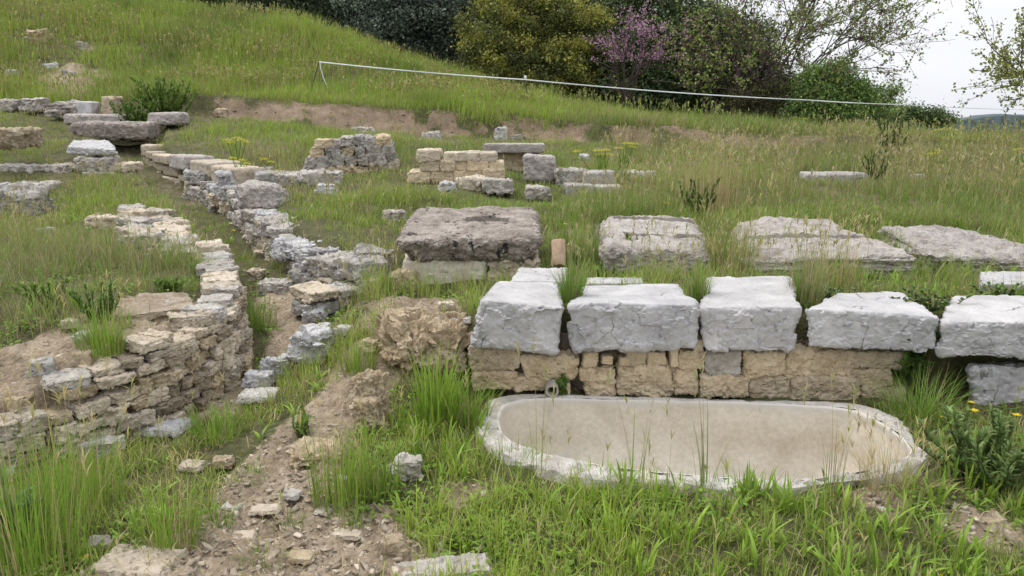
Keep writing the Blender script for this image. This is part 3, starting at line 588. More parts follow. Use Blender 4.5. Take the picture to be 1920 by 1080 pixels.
obj('core', stone_mesh('core', A([(-2.65, 11.1, .7), (-1.75, 11.5, .7), (-2.9, 12.0, .7), (-1.85, 12.2, .7), (-2.55, 11.1, 1.25), (-1.78, 11.5, 1.3), (-2.8, 12.0, 1.2), (-1.85, 12.2, 1.3)]), 'rubble', M['limerough'], .02, 1, 60), ww)
w2 = thing('rubble_footing', 'low grey footing stones running left from the four course wall', 'wall', (-3.6, 11, .8))
stone_wall(w2, [P(430, 330, 11.2)[:2], P(565, 345, 10.6)[:2]], lambda s: .78, lambda s: 1.02-.03*s, .13, .34, .45, ['limerough', 'slab'], 'rubble', .014, 1, .1, 0, .1, None, .2)
w3 = thing('rubble_footing', 'flat footing stones running right from the four course wall to the tan wall', 'wall', (-1.3, 10.8, .8))
stone_wall(w3, [P(640, 352, 10.3)[:2], P(790, 332, 10.7)[:2]], lambda s: .76, lambda s: .9, .12, .36, .3, ['limerough'], 'rubble', .014, 1, .08)
w4 = thing('rubble_footing', 'low stepped footing stones beside the grey boulder at the channel', 'wall', (-3, 9.5, .8))
stone_wall(w4, [P(475, 375, 9.6)[:2], P(545, 368, 9.7)[:2], P(625, 362, 9.8)[:2]], lambda s: .70, lambda s: .96-.08*s, .13, .34, .4, ['limerough'], 'rubble', .013, 1, .1, 0, .1, None, .2)
tw = thing('tan_masonry_wall', 'short tan wall of squared porous stones with a broken stepped top', 'wall', (-.6, 10, .8))
for x0, y0, x1, y1 in ((764, 321, 808, 345), (807, 320, 851, 344), (850, 320, 870, 340), (868, 318, 906, 341), (905, 316, 945, 341), (788, 300, 826, 323), (825, 301, 853, 322), (852, 302, 877, 321), (876, 301, 917, 321), (916, 303, 943, 320), (781, 281, 824, 303), (832, 286, 862, 303), (860, 285, 900, 303), (899, 286, 931, 304)):
    Y = 10.0+.04*RNG.random(); q = [P(x0, y1, Y), P(x1, y1, Y), P(x0, y0, Y), P(x1, y0, Y)]; dp = A([0, .45, 0]); c8 = A([q[0], q[1], q[0]+dp, q[1]+dp, q[2], q[3], q[2]+dp, q[3]+dp])
    obj('stone', stone_mesh('stone', c8, 'tufa', M['tufa'] if y0 > 295 else M['layer'], .013, .9, 40), tw); foot(c8)
def px_block(name, x0, y0, x1, y1, Y, dep, mat, style, label, cat='stone block', top=0, group=None, ext=8, lay=0):
    q = [P(x0, y1+ext, Y), P(x1, y1+ext, Y), P(x0, y0, Y), P(x1, y0, Y)]; dp = A([0, dep, 0]); tz = A([0, 0, top])
    c8 = A([q[0], q[1], q[0]+dp, q[1]+dp, q[2], q[3], q[2]+dp+tz, q[3]+dp+tz]); c8 += (RNG.random((8, 3))-.5)*.08*np.linalg.norm(q[2]-q[0])
    o = obj(name, stone_mesh(name, c8, style, M[mat], res_at(Y), .7, 60, lay), None, c8[:4].mean(0)); tag(o, label, cat, group); foot(c8); return o
px_block('stone_beam', 128, 230, 267, 262, 14.0, .8, 'darkslab', 'slab', 'long dark stone beam bridging the channel at the back left', 'stone beam', .02, None, 0)
px_block('stone_beam', 118, 214, 232, 226, 15.0, .5, 'slab', 'slab', 'second grey stone beam lying behind the dark beam', 'stone beam')
px_block('stone_block', 275, 211, 335, 226, 14.8, .5, 'slab', 'slab', 'flat grey block right of the green bush by the beams')
px_block('upright_stone', 143, 190, 170, 214, 15.4, .35, 'lime', 'lime', 'small white square block standing upright behind the beams', 'stone block')
px_block('upright_stone', 188, 180, 214, 214, 15.5, .4, 'tufa', 'tufa', 'tan tapered stone standing upright beside the green bush', 'stone')
px_block('stone_block', 83, 191, 122, 212, 15.5, .5, 'slab', 'rubble', 'grey layered block left of the small white upright block', lay=.15)
px_block('stone_block', 122, 198, 144, 214, 15.6, .4, 'limerough', 'rubble', 'small rough stone touching the white upright block')
px_block('stone_block', 36, 183, 68, 200, 16.2, .5, 'slab', 'rubble', 'rounded grey stone in the grass at the far left row')
px_block('stone_block', -6, 187, 22, 200, 16.4, .5, 'slab', 'rubble', 'grey stone at the left picture edge in the far row')
px_block('stone_block', -25, 243, 36, 268, 11.4, .6, 'rocktan', 'rubble', 'tan mossy boulder at the left picture edge in tall grass', 'boulder')
px_block('stone_slab', 907, 269, 1021, 287, 12.0, .35, 'slab', 'ashlar', 'long flat grey slab set on edge behind the tan wall', 'stone slab', 0, None, 0)
px_block('stone_block', 912, 284, 1010, 320, 12.2, .3, 'tufa', 'tufa', 'tan eroded stone under the long flat slab', 'stone block')
px_block('stone_pillar', 983, 291, 1043, 335, 10.6, .5, 'slab', 'ashlar', 'squat grey pillar block right of the tan wall', 'stone block')
px_block('stone_block', 1046, 320, 1100, 345, 10.3, .4, 'limerough', 'rubble', 'pale stone right of the squat pillar in long grass')
px_block('stone_block', 1095, 322, 1154, 348, 10.0, .5, 'limerough', 'ashlar', 'light square stone on top of two flat blocks')
px_block('stone_block', 1062, 347, 1116, 364, 9.7, .5, 'limerough', 'ashlar', 'left one of two flat blocks under the light square stone')
px_block('stone_block', 1117, 349, 1168, 366, 9.7, .5, 'limerough', 'ashlar', 'right one of two flat blocks under the light square stone')
px_block('stone_block', 855, 335, 905, 358, 9.6, .4, 'layer', 'rubble', 'low pinkish stone below the middle of the tan wall')
px_block('stone_block', 905, 338, 960, 354, 9.5, .4, 'limerough', 'rubble', 'low white topped stone below the right part of the tan wall')
px_block('stone_block', 822, 343, 855, 358, 9.4, .3, 'lime', 'rubble', 'small white stone below the left part of the tan wall')
px_block('stone_block', 988, 352, 1030, 366, 9.3, .3, 'limerough', 'rubble', 'small flat stone in grass below the squat pillar')
px_block('stone_block', 1165, 323, 1228, 336, 11.4, .4, 'limerough', 'rubble', 'flat stone lying in dry grass right of the light square stone')
px_block('stone_block', 1525, 326, 1630, 342, 11.3, .6, 'limerough', 'slab', 'low flat gravelly stone in the right meadow', 'stone')
# stones lying loose on the ground: centre, foot and size in the picture
def loose(name, px, py, w, h, mat, style, label, cat='stone', dep=.8, sink=.25, lay=0, group=None):
    p = GT(px, py); k = depth_of(p)/FPX; W_ = w*k; dn = math.atan2(CAMZ-p[2], p[1]); D_ = min(W_*dep, .75*h*k/max(math.sin(dn), .02)); H_ = max(.3*h*k, (h*k-D_*math.sin(dn))/math.cos(dn))
    c = A([p[0], p[1]+D_*.4, p[2]-H_*sink]); an = (RNG.random()-.5)*.7
    c8 = box8(c, (math.cos(an), math.sin(an)), (W_, D_, H_*(1+sink)), ((RNG.random()-.5)*.2, (RNG.random()-.5)*.2, 1), .13)
    c8[4:] = c8[4:].mean(0)*.16+c8[4:]*.84
    o = obj(name, stone_mesh(name, c8, style, M[mat], res_at(p[1], 1.05), .75, 90, lay), None, c8[:4].mean(0)); tag(o, label, cat, group); foot(c8); return o
LOOSE = [
    ('boulder', 795, 680, 190, 108, 'rocktan', 'mound', 'large crumbling tan boulder left of the bench, below the plinth', 'boulder'),
    ('rock', 700, 795, 70, 112, 'rocktan', 'mound', 'upright tan rock among grass left of the basin', 'rock'),
    ('rock', 685, 800, 46, 60, 'rocktan', 'rubble', 'small yellowish rock leaning on the upright tan rock', 'rock'),
    ('rock', 757, 902, 52, 52, 'limerough', 'rubble', 'grey white rock standing alone in the grass left of the basin', 'rock'),
    ('rock', 737, 1046, 52, 48, 'rocktan', 'rubble', 'rounded tan stone at the bottom beside the gravel', 'rock'),
    ('rock', 830, 1092, 200, 52, 'limerough', 'rubble', 'flat pinkish rock at the bottom picture edge', 'rock'),
    ('rock', 238, 1092, 170, 78, 'layer', 'rubble', 'large flat tan rock at the bottom left by a dandelion', 'rock'),
    ('rock', 180, 1030, 60, 28, 'slab', 'rubble', 'grey lichened stone behind the large flat rock, bottom left', 'rock'),
    ('stone', 582, 672, 78, 62, 'lime', 'rubble', 'biggest white stone of the heap at the channel mouth', 'stone'),
    ('stone', 590, 632, 58, 30, 'lime', 'rubble', 'white stone at the back of the heap at the channel mouth', 'stone'),
    ('stone', 515, 700, 46, 36, 'lime', 'rubble', 'white stone left of the biggest one at the channel mouth', 'stone'),
    ('stone', 486, 724, 52, 34, 'lime', 'rubble', 'small rounded white stone lowest in the channel heap', 'stone'),
    ('stone', 478, 752, 76, 28, 'limerough', 'rubble', 'greyish stone below the white stones of the channel heap', 'stone'),
    ('stone', 293, 815, 104, 38, 'lime', 'rubble', 'white slab like stone at the foot of the curved dry stone wall', 'stone'),
    ('stone', 185, 862, 72, 52, 'limerough', 'rubble', 'grey white stone behind tall grass at the wall foot, lower left', 'stone'),
    ('stone', 585, 606, 48, 32, 'lime', 'rubble', 'white stone in the channel beside long grass', 'stone'),
    ('stone', 516, 548, 60, 28, 'limerough', 'rubble', 'flat pale stone on the channel floor', 'stone'),
    ('stone', 476, 527, 36, 26, 'layer', 'rubble', 'small square stone behind the flat pale one on the channel floor', 'stone'),
    ('stone', 153, 648, 34, 28, 'lime', 'rubble', 'small bright white stone on bare soil, left bank', 'stone'),
    ('stone', 129, 614, 32, 20, 'layer', 'ashlar', 'small tan tile like stone on bare soil, left bank', 'stone'),
    ('stone', 151, 697, 38, 30, 'rocktan', 'tufa', 'small brown cube like stone above the curved wall', 'stone'),
    ('stone', 72, 702, 46, 34, 'limerough', 'rubble', 'angular grey stone on soil at the far left bank', 'stone'),
    ('stone', 20, 780, 56, 32, 'rocktan', 'rubble', 'yellow brown stone at the left picture edge beside the wall', 'stone'),
    ('stone', 202, 432, 76, 34, 'layer', 'rubble', 'tan slab lying in grass in the middle of the left bank', 'stone'),
    ('stone', 291, 428, 42, 24, 'rocktan', 'rubble', 'small yellowish stone right of the tan slab, left bank', 'stone'),
    ('stone', 79, 446, 34, 20, 'limerough', 'rubble', 'small white stone in grass left of the tan slab, left bank', 'stone'),
    ('boulder', 14, 402, 90, 46, 'limerough', 'rubble', 'rounded grey boulder at the left picture edge, middle height', 'boulder'),
    ('boulder', 487, 393, 92, 52, 'slab', 'slab', 'rounded speckled grey boulder on the channel wall', 'boulder'),
    ('stone', 434, 362, 58, 38, 'lime', 'rubble', 'white cubic stone left of the speckled grey boulder', 'stone'),
    ('stone', 609, 360, 36, 16, 'lime', 'rubble', 'small white stone in grass right of the footing stones', 'stone'),
    ('stone', 700, 500, 80, 42, 'limerough', 'rubble', 'two toned pale stone left of the dark slab', 'stone'),
    ('stone', 756, 545, 40, 40, 'rocktan', 'rubble', 'orange tan stone at the left corner of the plinth', 'stone'),
    ('stone', 735, 412, 46, 18, 'slab', 'rubble', 'mossy low stone in grass behind the dark slab', 'stone'),
    ('stone', 938, 263, 24, 22, 'lime', 'rubble', 'white pointed stone behind the long flat slab', 'stone'),
    ('stone', 968, 264, 26, 10, 'limerough', 'rubble', 'small grey stone right of the white pointed stone', 'stone'),
    ('stone', 808, 262, 34, 14, 'limerough', 'rubble', 'pale stone on the bare earth scarp', 'stone'),
    ('stone', 893, 202, 18, 9, 'lime', 'rubble', 'white stone in the grass above the scarp', 'stone'),
    ('stone', 1095, 300, 20, 10, 'lime', 'rubble', 'small white stone beside the yellow flowered plants', 'stone'),
    ('stone', 152, 95, 18, 12, 'limerough', 'rubble', 'pale stone high on the grassy hill', 'stone'),
    ('stone', 92, 133, 28, 9, 'lime', 'rubble', 'white flat stone on the lower hill slope', 'stone'),
    ('stone', 127, 143, 22, 8, 'limerough', 'rubble', 'pale stone right of the white flat stone on the hill', 'stone'),
    ('stone', 20, 140, 24, 8, 'lime', 'rubble', 'white stone at the left picture edge on the hill', 'stone'),
    ('stone', 65, 78, 40, 16, 'rocktan', 'rubble', 'reddish stone on the bare patch of the hill', 'stone'),
    ('stone', 680, 248, 44, 9, 'limerough', 'rubble', 'flat stone at the scarp foot behind the four course wall', 'stone'),
    ('stone', 412, 218, 24, 12, 'rocktan', 'rubble', 'tan stone in front of the scarp right of the green bush', 'stone'),
    ('stone', 1725, 336, 28, 10, 'lime', 'rubble', 'small white stone in the right meadow', 'stone'),
    ('stone', 492, 965, 60, 20, 'layer', 'rubble', 'flat tan stone lying on the gravel path', 'stone'),
    ('stone', 355, 882, 50, 24, 'layer', 'rubble', 'tan stone in grass left of the gravel path', 'stone'),
    ('stone', 415, 878, 40, 26, 'rocktan', 'rubble', 'yellowish stone at the left edge of the gravel path', 'stone'),
    ('rock', 585, 880, 110, 66, 'rocktan', 'mound', 'flaking tan bedrock hump in the gravel path', 'rock'),
    ('rock', 650, 1010, 60, 20, 'layer', 'rubble', 'flat stone in gravel at the bottom beside the rounded tan stone', 'rock'),
    ('rock', 1868, 985, 56, 28, 'rocktan', 'rubble', 'reddish tan rock in grass at the lower right', 'rock'),
    ('rock', 1640, 962, 60, 14, 'limerough', 'rubble', 'pale flat stone in grass below the right end of the basin', 'rock'),
    ('stone', 690, 660, 36, 24, 'rocktan', 'rubble', 'yellow stone at the left foot of the crumbling boulder', 'stone'),
    ('stone', 866, 605, 40, 14, 'limerough', 'rubble', 'thin pale stone between the crumbling boulder and the bench', 'stone'),
    ('stone', 850, 690, 44, 34, 'rocktan', 'rubble', 'tan stone at the right foot of the crumbling boulder', 'stone'),
    ('stone', 770, 600, 40, 26, 'rocktan', 'rubble', 'pale tan fragment on top of the crumbling boulder', 'stone'),
    ('stone', 822, 640, 30, 20, 'layer', 'rubble', 'small pale fragment on the right slope of the crumbling boulder', 'stone'),
    ('stone', 838, 580, 34, 18, 'layer', 'rubble', 'small flat fragment between the plinth and the crumbling boulder', 'stone'),
    ('stone', 642, 628, 32, 18, 'limerough', 'rubble', 'small pale stone between the channel heap and the yellow green clump', 'stone'),
    ('stone', 652, 520, 56, 36, 'lime', 'rubble', 'white stone where the stepped wall ends by the channel', 'stone'),
    ('stone', 622, 545, 44, 30, 'limerough', 'rubble', 'grey stone at the foot of the stepped wall end', 'stone'),
    ('stone', 692, 545, 46, 26, 'limerough', 'rubble', 'low pale stone left of the orange tan stone at the plinth', 'stone'),
    ('stone', 540, 935, 44, 22, 'limerough', 'rubble', 'pale angular stone in the middle of the earth path, above the flat tan stone', 'stone'),
    ('stone', 604, 965, 32, 16, 'layer', 'rubble', 'small tan stone on the path left of the tall thin grass clump', 'stone'),
    ('stone', 452, 1015, 46, 24, 'layer', 'rubble', 'tan stone on the path right of the grass clump by the large flat rock', 'stone'),
    ('stone', 560, 1056, 54, 26, 'rocktan', 'rubble', 'yellowish stone at the bottom picture edge in the middle of the path', 'stone'),
    ('stone', 430, 958, 36, 18, 'limerough', 'rubble', 'small grey stone at the left side of the earth path', 'stone'),
    ('stone', 690, 1062, 44, 24, 'layer', 'rubble', 'small tan stone just left of the flat pinkish rock at the bottom', 'stone'),
    ('stone', 640, 905, 30, 16, 'limerough', 'rubble', 'small pale stone against the tall thin grass clump on the path', 'stone'),
    ('stone', 323, 575, 40, 14, 'limerough', 'rubble', 'white chip lying on the dark edged flat stone', 'stone'),
]
for a in LOOSE: loose(*a)

# ------------------------------------------------------------------ fence of white tape on thin rods
def fence_post(px, py_top, px_b, Y, label, cap=True):
    t = P(px, py_top, Y); gz = H(P(px_b, 300, Y)[0], Y); b = A([P(px_b, 300, Y)[0], Y, gz-.05])
    root = thing('fence_post', label, 'fence post', b)
    v, f = tube([b, b*.5+t*.5, t], [.012, .011, .010], 8); obj('rod', mesh('rod', v, f, M['post']), root)
    if cap:
        prof = [(-.03, .012), (-.01, .028), (.02, .03), (.045, .034), (.06, .026), (.065, .004)]
        v, f = tube([t+A([0, 0, z]) for z, _ in prof], [r for _, r in prof], 10); obj('insulator', mesh('insulator', v, f, M['tape']), root)
    return t
T1 = fence_post(598, 116, 584, 19.2, 'leaning dark rod at the upper end of the white fence tape', False)
T2 = fence_post(985, 147, 992, 19.6, 'thin dark rod with a white cap holding up the middle of the tape')
T3 = fence_post(1480, 186, 1438, 21.5, 'dark leaning rod under the tape in front of the brown shrub', False)
def ribbon(pts, w, name, n=10):
    pts = A(pts); Q = []
    for a, b in zip(pts[:-1], pts[1:]):
        for t in np.linspace(0, 1, n, endpoint=False): Q.append(a*(1-t)+b*t-A([0, 0, .10*4*t*(1-t)*np.linalg.norm(b-a)/8*.5]))
    Q.append(pts[-1]); Q = A(Q); ww = np.interp(np.linspace(0, 1, len(Q)), [0, .62, .8, 1], [w, w, w*.6, w*.5]); up = A([0, 0, 1.]); V = []
    for i, q in enumerate(Q):
        tw = .25*math.sin(i*.9); d = A([0, math.sin(tw), math.cos(tw)]); e = A([0, .0025, 0])
        V += [q+d*ww[i]/2-e, q-d*ww[i]/2-e, q-d*ww[i]/2+e, q+d*ww[i]/2+e]
    F = [(4*i+a, 4*i+(a+1) % 4, 4*i+4+(a+1) % 4, 4*i+4+a) for i in range(len(Q)-1) for a in range(4)]
    return mesh(name, V, A(F), M['tape'])
tp = ribbon([T1, T2-A([0, .02, .03]), P(1520, 188, 22), P(1690, 196, 22.6), P(2020, 207, 24)], .03, 'fence_tape')
o = obj('fence_tape', tp, None, T1); tag(o, 'long white fence tape stretched from rod to rod across the meadow', 'fence tape')
pts = [P(x, y, 19.15) for x, y in ((600, 117), (601, 128), (606, 145), (613, 162), (619, 178), (612, 172), (600, 171), (591, 177))]
v, f = tube(pts, .010, 6); o = obj('tape_end', mesh('tape_end', v, f, M['tape']), None, pts[-1]); tag(o, 'loose white tape end dangling in a loop from the leaning rod', 'tape')

# ------------------------------------------------------------------ blades, leaves and their scattering
def lerpc(a, b, t): return A(a)*(1-t)+A(b)*t
def blades(base, h, w, az, lean, c0, c1, segs=3, droop=.35, prof='grass', face=None):
    """One curved strip of quads per blade: base points, heights, widths, lean direction and root and tip colours."""
    N = len(base); t = np.linspace(0, 1, segs+1)[None, :, None]
    h = h[:, None, None]; dx = np.stack([np.cos(az), np.sin(az), np.zeros(N)], 1)[:, None, :]
    ln = lean[:, None, None]
    ctr = base[:, None, :]+A([0, 0, 1.])*h*(t-droop*ln*t*t)+dx*h*ln*t**1.7
    fa = az+math.pi/2 if face is None else face
    side = np.stack([np.cos(fa), np.sin(fa), np.zeros(N)], 1)[:, None, :]
    pw = (1-t**1.6)*.96+.04 if prof == 'grass' else (.28+1.05*np.sin(np.pi*np.clip(t, 0, 1)**.8)**1.0*(1-.25*t))*(t < .999)+.06*(t >= .999)
    hw = side*(w[:, None, None]/2)*pw
    V = np.stack([ctr-hw, ctr+hw], 2).reshape(-1, 3)
    k = 2*(segs+1); b0 = (np.arange(N)*k)[:, None]; s = np.arange(segs)[None, :]*2
    F = np.stack([b0+s, b0+s+1, b0+s+3, b0+s+2], 2).reshape(-1, 4)
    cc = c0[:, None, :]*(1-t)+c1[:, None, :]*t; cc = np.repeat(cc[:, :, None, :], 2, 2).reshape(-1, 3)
    return V, F, cc
class Turf:
    def __init__(s): s.v, s.f, s.c, s.n = [], [], [], 0
    def add(s, V, F, Cc): s.v.append(V); s.f.append(F+s.n); s.c.append(Cc); s.n += len(V)
    def build(s, name, label, cat='grass', mat='leaf', kind='stuff', parent=None, base=None):
        o = obj(name, mesh(name, np.concatenate(s.v), np.concatenate(s.f), M[mat], True, np.concatenate(s.c)), parent, base)
        return tag(o, label, cat, None, kind) if label else o
occ = np.zeros((1100, 1300), bool); OX, OY, OS = -13.0, 2.0, .02      # plan raster of stone footprints
for a, b, r in FOOT:
    i0, i1 = int((b-r-OY)/OS), int((b+r-OY)/OS)+1; j0, j1 = int((a-r-OX)/OS), int((a+r-OX)/OS)+1
    if i1 < 0 or j1 < 0 or i0 >= 1100 or j0 >= 1300: continue
    ii, jj = np.mgrid[max(i0, 0):min(i1, 1100), max(j0, 0):min(j1, 1300)]
    occ[ii, jj] |= ((ii+.5)*OS+OY-b)**2+((jj+.5)*OS+OX-a)**2 < r*r
near = np.zeros_like(occ)
for a, b, r in FOOT:
    r += .3; i0, i1 = int((b-r*1.3-OY)/OS), int((b+r-OY)/OS)+1; j0, j1 = int((a-r-OX)/OS), int((a+r-OX)/OS)+1
    near[max(i0, 0):max(i1, 0), max(j0, 0):max(j1, 0)] = True
def short(x, y):
    i = ((y-OY)/OS).astype(int); j = ((x-OX)/OS).astype(int); ok = (i >= 0) & (i < 1100) & (j >= 0) & (j < 1300)
    return np.where((ok & near[np.clip(i, 0, 1099), np.clip(j, 0, 1299)]) & (y > 6.8), .5, 1.0)
def free(x, y):
    i = ((y-OY)/OS).astype(int); j = ((x-OX)/OS).astype(int); ok = (i >= 0) & (i < 1100) & (j >= 0) & (j < 1300)
    return ~(ok & occ[np.clip(i, 0, 1099), np.clip(j, 0, 1299)])
def fan(n, y0, y1, k, xl=-.74, xr=.74, pad=.5):
    u = RNG.random(n); e = 2-k; Y = (y0**e+u*(y1**e-y0**e))**(1/e)
    return (xl*Y-pad)+RNG.random(n)*((xr-xl)*Y+2*pad), Y
def ntint(x, y, sc, s): return np.clip(.5+.75*fbm2(x, y, sc, 3, s), 0, 1)[:, None]
def steep(x, y): return np.minimum(np.abs(sdpoly(x, y, POLY_L)), np.abs(sdpoly(x, y, POLY_R)))
GREEN, BRIGHT, OLIVE, STRAW, BROWN = A([.14, .255, .038]), A([.28, .43, .052]), A([.33, .34, .11]), A([.42, .35, .21]), A([.19, .14, .085])
def grass(tf, nc, y0, y1, k, per, hr, wr, rad, segs, dry, lush, thr=.35, xl=-.74, xr=.74, keep=None, tall=None):
    x, y = fan(nc, y0, y1, k, xl, xr); b = bare(x, y)
    ok = free(x, y) & (RNG.random(nc) > b*1.15-.12)
    ok &= fbm2(x, y, 1.7, 3, 31) > -thr-.5*RNG.random(nc)
    if keep is not None: ok &= keep(x, y)
    x, y = x[ok], y[ok]; z = height(x, y); n = len(x); hm = .65+.7*ntint(x, y, .8, 33)[:, 0]
    hm = hm*short(x, y)*np.where((steep(x, y) < .5) & (y > 8), .6, 1)
    if tall is not None: hm = hm*tall(x, y)
    dryp = np.clip(dry*(.3+1.5*ntint(x, y, .5, 35)[:, 0]), 0, .95); lu = np.clip(lush*ntint(x, y, .35, 37)[:, 0]*1.7, 0, 1)
    I = np.repeat(np.arange(n), per); m = len(I); an = RNG.random(m)*2*math.pi; rr = rad*np.sqrt(RNG.random(m))
    base = np.stack([x[I]+np.cos(an)*rr, y[I]+np.sin(an)*rr, z[I]-.012-.05*rr], 1)
    hh = (hr[0]+(hr[1]-hr[0])*RNG.random(m)**1.3)*hm[I]; ww = wr[0]+(wr[1]-wr[0])*RNG.random(m)
    d = RNG.random(m) < dryp[I]; g = GREEN*(1-lu[I, None])+BRIGHT*lu[I, None]; o_ = RNG.random(m)[:, None]
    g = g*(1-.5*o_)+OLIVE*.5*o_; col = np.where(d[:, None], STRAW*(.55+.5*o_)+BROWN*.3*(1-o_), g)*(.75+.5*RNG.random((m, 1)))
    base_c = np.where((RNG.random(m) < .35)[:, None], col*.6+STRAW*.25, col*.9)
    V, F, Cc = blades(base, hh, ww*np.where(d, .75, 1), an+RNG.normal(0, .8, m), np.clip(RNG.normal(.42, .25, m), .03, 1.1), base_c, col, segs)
    tf.add(V, F, Cc)
def stalks(tf, nc, y0, y1, k, hr, wr, keepthr, per=3, xl=-.74, xr=.74, tint=(STRAW, OLIVE), keep=None, head=True, seed=41):
    x, y = fan(nc, y0, y1, k, xl, xr); ok = free(x, y) & (RNG.random(nc) > bare(x, y)*.8) & ((steep(x, y) > .4) | (y < 8) | (y > 16.5)) & (short(x, y) > RNG.random(nc)) & (fbm2(x, y, .7, 3, seed) > keepthr)
    if keep is not None: ok &= keep(x, y)
    x, y = x[ok], y[ok]; z = height(x, y); I = np.repeat(np.arange(len(x)), per); m = len(I)
    if m == 0: return
    base = np.stack([x[I]+RNG.normal(0, .05, m), y[I]+RNG.normal(0, .05, m), z[I]-.02], 1)
    h = (hr[0]+(hr[1]-hr[0])*RNG.random(m))*(.5+.5*short(x, y)[I]); az = RNG.random(m)*6.283; ln = np.abs(RNG.normal(.18, .16, m)); w = wr[0]+(wr[1]-wr[0])*RNG.random(m)
    q = RNG.random((m, 1)); col = (A(tint[0])*q+A(tint[1])*(1-q))*(.75+.5*RNG.random((m, 1)))
    tf.add(*blades(base, h, w, az, ln, col, col, 3, .3))
    if head:                                    # seed heads: four short awned spikelets fanning from the top
        top = base+A([0, 0, 1.])*(h*(1-.3*ln))[:, None]+np.stack([np.cos(az), np.sin(az), 0*az], 1)*(h*ln)[:, None]
        J = np.repeat(np.arange(m), 4); mm = len(J); hs = .05*(.6+.8*RNG.random(mm))*np.clip(h[J]/.4, .7, 1.5)
        st = top[J]-A([0, 0, 1.])*(RNG.random(mm)*hs*1.2)[:, None]
        cc = col[J]*.9+BROWN*.12
        tf.add(*blades(st, hs, w[J]*2.2, RNG.random(mm)*6.283, .3+.5*RNG.random(mm), cc, cc, 2, .3, 'leaf'))
onhill = lambda x, y: (y > 17.4) & (x < -.02*y+.0)
lawn = lambda x, y: (sdpoly(x, y, POLY_R) < .02) & (sdpoly(x, y, POLY_L) < .02)
notwall = lambda x, y: steep(x, y) > .04
tf = Turf()
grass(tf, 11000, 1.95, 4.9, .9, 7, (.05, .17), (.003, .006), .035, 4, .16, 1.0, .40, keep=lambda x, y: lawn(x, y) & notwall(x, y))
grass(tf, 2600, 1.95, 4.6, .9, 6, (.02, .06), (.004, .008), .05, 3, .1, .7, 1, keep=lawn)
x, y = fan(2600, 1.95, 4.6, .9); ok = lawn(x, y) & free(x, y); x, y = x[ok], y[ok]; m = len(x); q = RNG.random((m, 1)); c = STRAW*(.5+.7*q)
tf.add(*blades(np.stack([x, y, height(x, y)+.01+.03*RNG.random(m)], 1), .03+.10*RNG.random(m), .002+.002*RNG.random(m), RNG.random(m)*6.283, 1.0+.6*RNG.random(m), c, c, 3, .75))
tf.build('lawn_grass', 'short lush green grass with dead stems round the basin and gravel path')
tf = Turf()
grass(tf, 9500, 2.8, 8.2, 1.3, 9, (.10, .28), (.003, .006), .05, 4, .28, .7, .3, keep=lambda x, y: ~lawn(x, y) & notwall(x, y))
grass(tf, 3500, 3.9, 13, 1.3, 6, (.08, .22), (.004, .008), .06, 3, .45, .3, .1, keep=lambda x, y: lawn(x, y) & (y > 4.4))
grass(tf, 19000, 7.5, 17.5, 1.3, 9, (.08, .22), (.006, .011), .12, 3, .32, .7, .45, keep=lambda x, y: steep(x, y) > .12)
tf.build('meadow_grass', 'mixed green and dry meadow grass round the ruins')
tf = Turf()
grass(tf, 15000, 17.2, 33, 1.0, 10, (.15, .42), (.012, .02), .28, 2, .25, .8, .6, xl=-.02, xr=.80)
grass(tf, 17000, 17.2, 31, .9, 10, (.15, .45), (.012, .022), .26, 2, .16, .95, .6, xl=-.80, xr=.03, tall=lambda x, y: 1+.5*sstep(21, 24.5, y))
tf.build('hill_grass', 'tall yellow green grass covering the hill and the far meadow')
tf = Turf()
stalks(tf, 1500, 4.7, 9.5, 1.2, (.22, .5), (.002, .0034), -.2, 4, keep=lambda x, y: ~lawn(x, y))
stalks(tf, 1500, 8, 17, 1.2, (.25, .48), (.004, .007), .0, 3)
stalks(tf, 800, 8, 16, 1.2, (.35, .65), (.004, .008), .0, 4, .15, .75)
stalks(tf, 1500, 17.5, 32, 1.0, (.35, .65), (.008, .013), -.15, 3, tint=(STRAW*.8, BRIGHT))
stalks(tf, 160, 2.1, 4.4, 1, (.2, .45), (.0018, .003), -.1, 2, keep=lawn)
stalks(tf, 2600, 17.6, 27, .8, (.35, .6), (.010, .016), -.25, 3, -.8, .02, (A([.30, .30, .09]), A([.40, .36, .16])), seed=47)
tf.build('dry_grass', 'dry straw coloured grass stalks with seed heads through the meadow', 'dry grass')
# broad leaved plants in the lawn: rosettes of upright lance shaped leaves
def rosettes(tf, x, y, per, hr, wr, rad=.03, bright=.7, z=None, lean=(.35, .2)):
    x, y = A(x), A(y); z = height(x, y) if z is None else z; I = np.repeat(np.arange(len(x)), per); m = len(I)
    an = RNG.random(m)*6.283; rr = rad*np.sqrt(RNG.random(m)); base = np.stack([x[I]+np.cos(an)*rr, y[I]+np.sin(an)*rr, z[I]-.005], 1)
    q = RNG.random((m, 1)); col = (GREEN*(1-bright*q)+BRIGHT*bright*q)*(.75+.5*RNG.random((m, 1)))
    tf.add(*blades(base, hr[0]+(hr[1]-hr[0])*RNG.random(m), wr[0]+(wr[1]-wr[0])*RNG.random(m), an, np.clip(RNG.normal(*lean, m), .02, 1.3), col*.85, col, 5, .45, 'leaf'))
tf = Turf()
x, y = fan(520, 2.05, 3.9, .9, -.2, .7); ok = free(x, y) & lawn(x, y) & (bare(x, y) < .3) & (fbm2(x, y, 1.3, 2, 51) > -.05); rosettes(tf, x[ok], y[ok], 6, (.07, .19), (.006, .013))
x, y = fan(500, 2.05, 4.4, .9, -.7, .7); ok = free(x, y) & lawn(x, y) & (bare(x, y) < .7) & notwall(x, y); rosettes(tf, x[ok], y[ok], 6, (.04, .09), (.008, .014), .02, .6, None, (.8, .25))
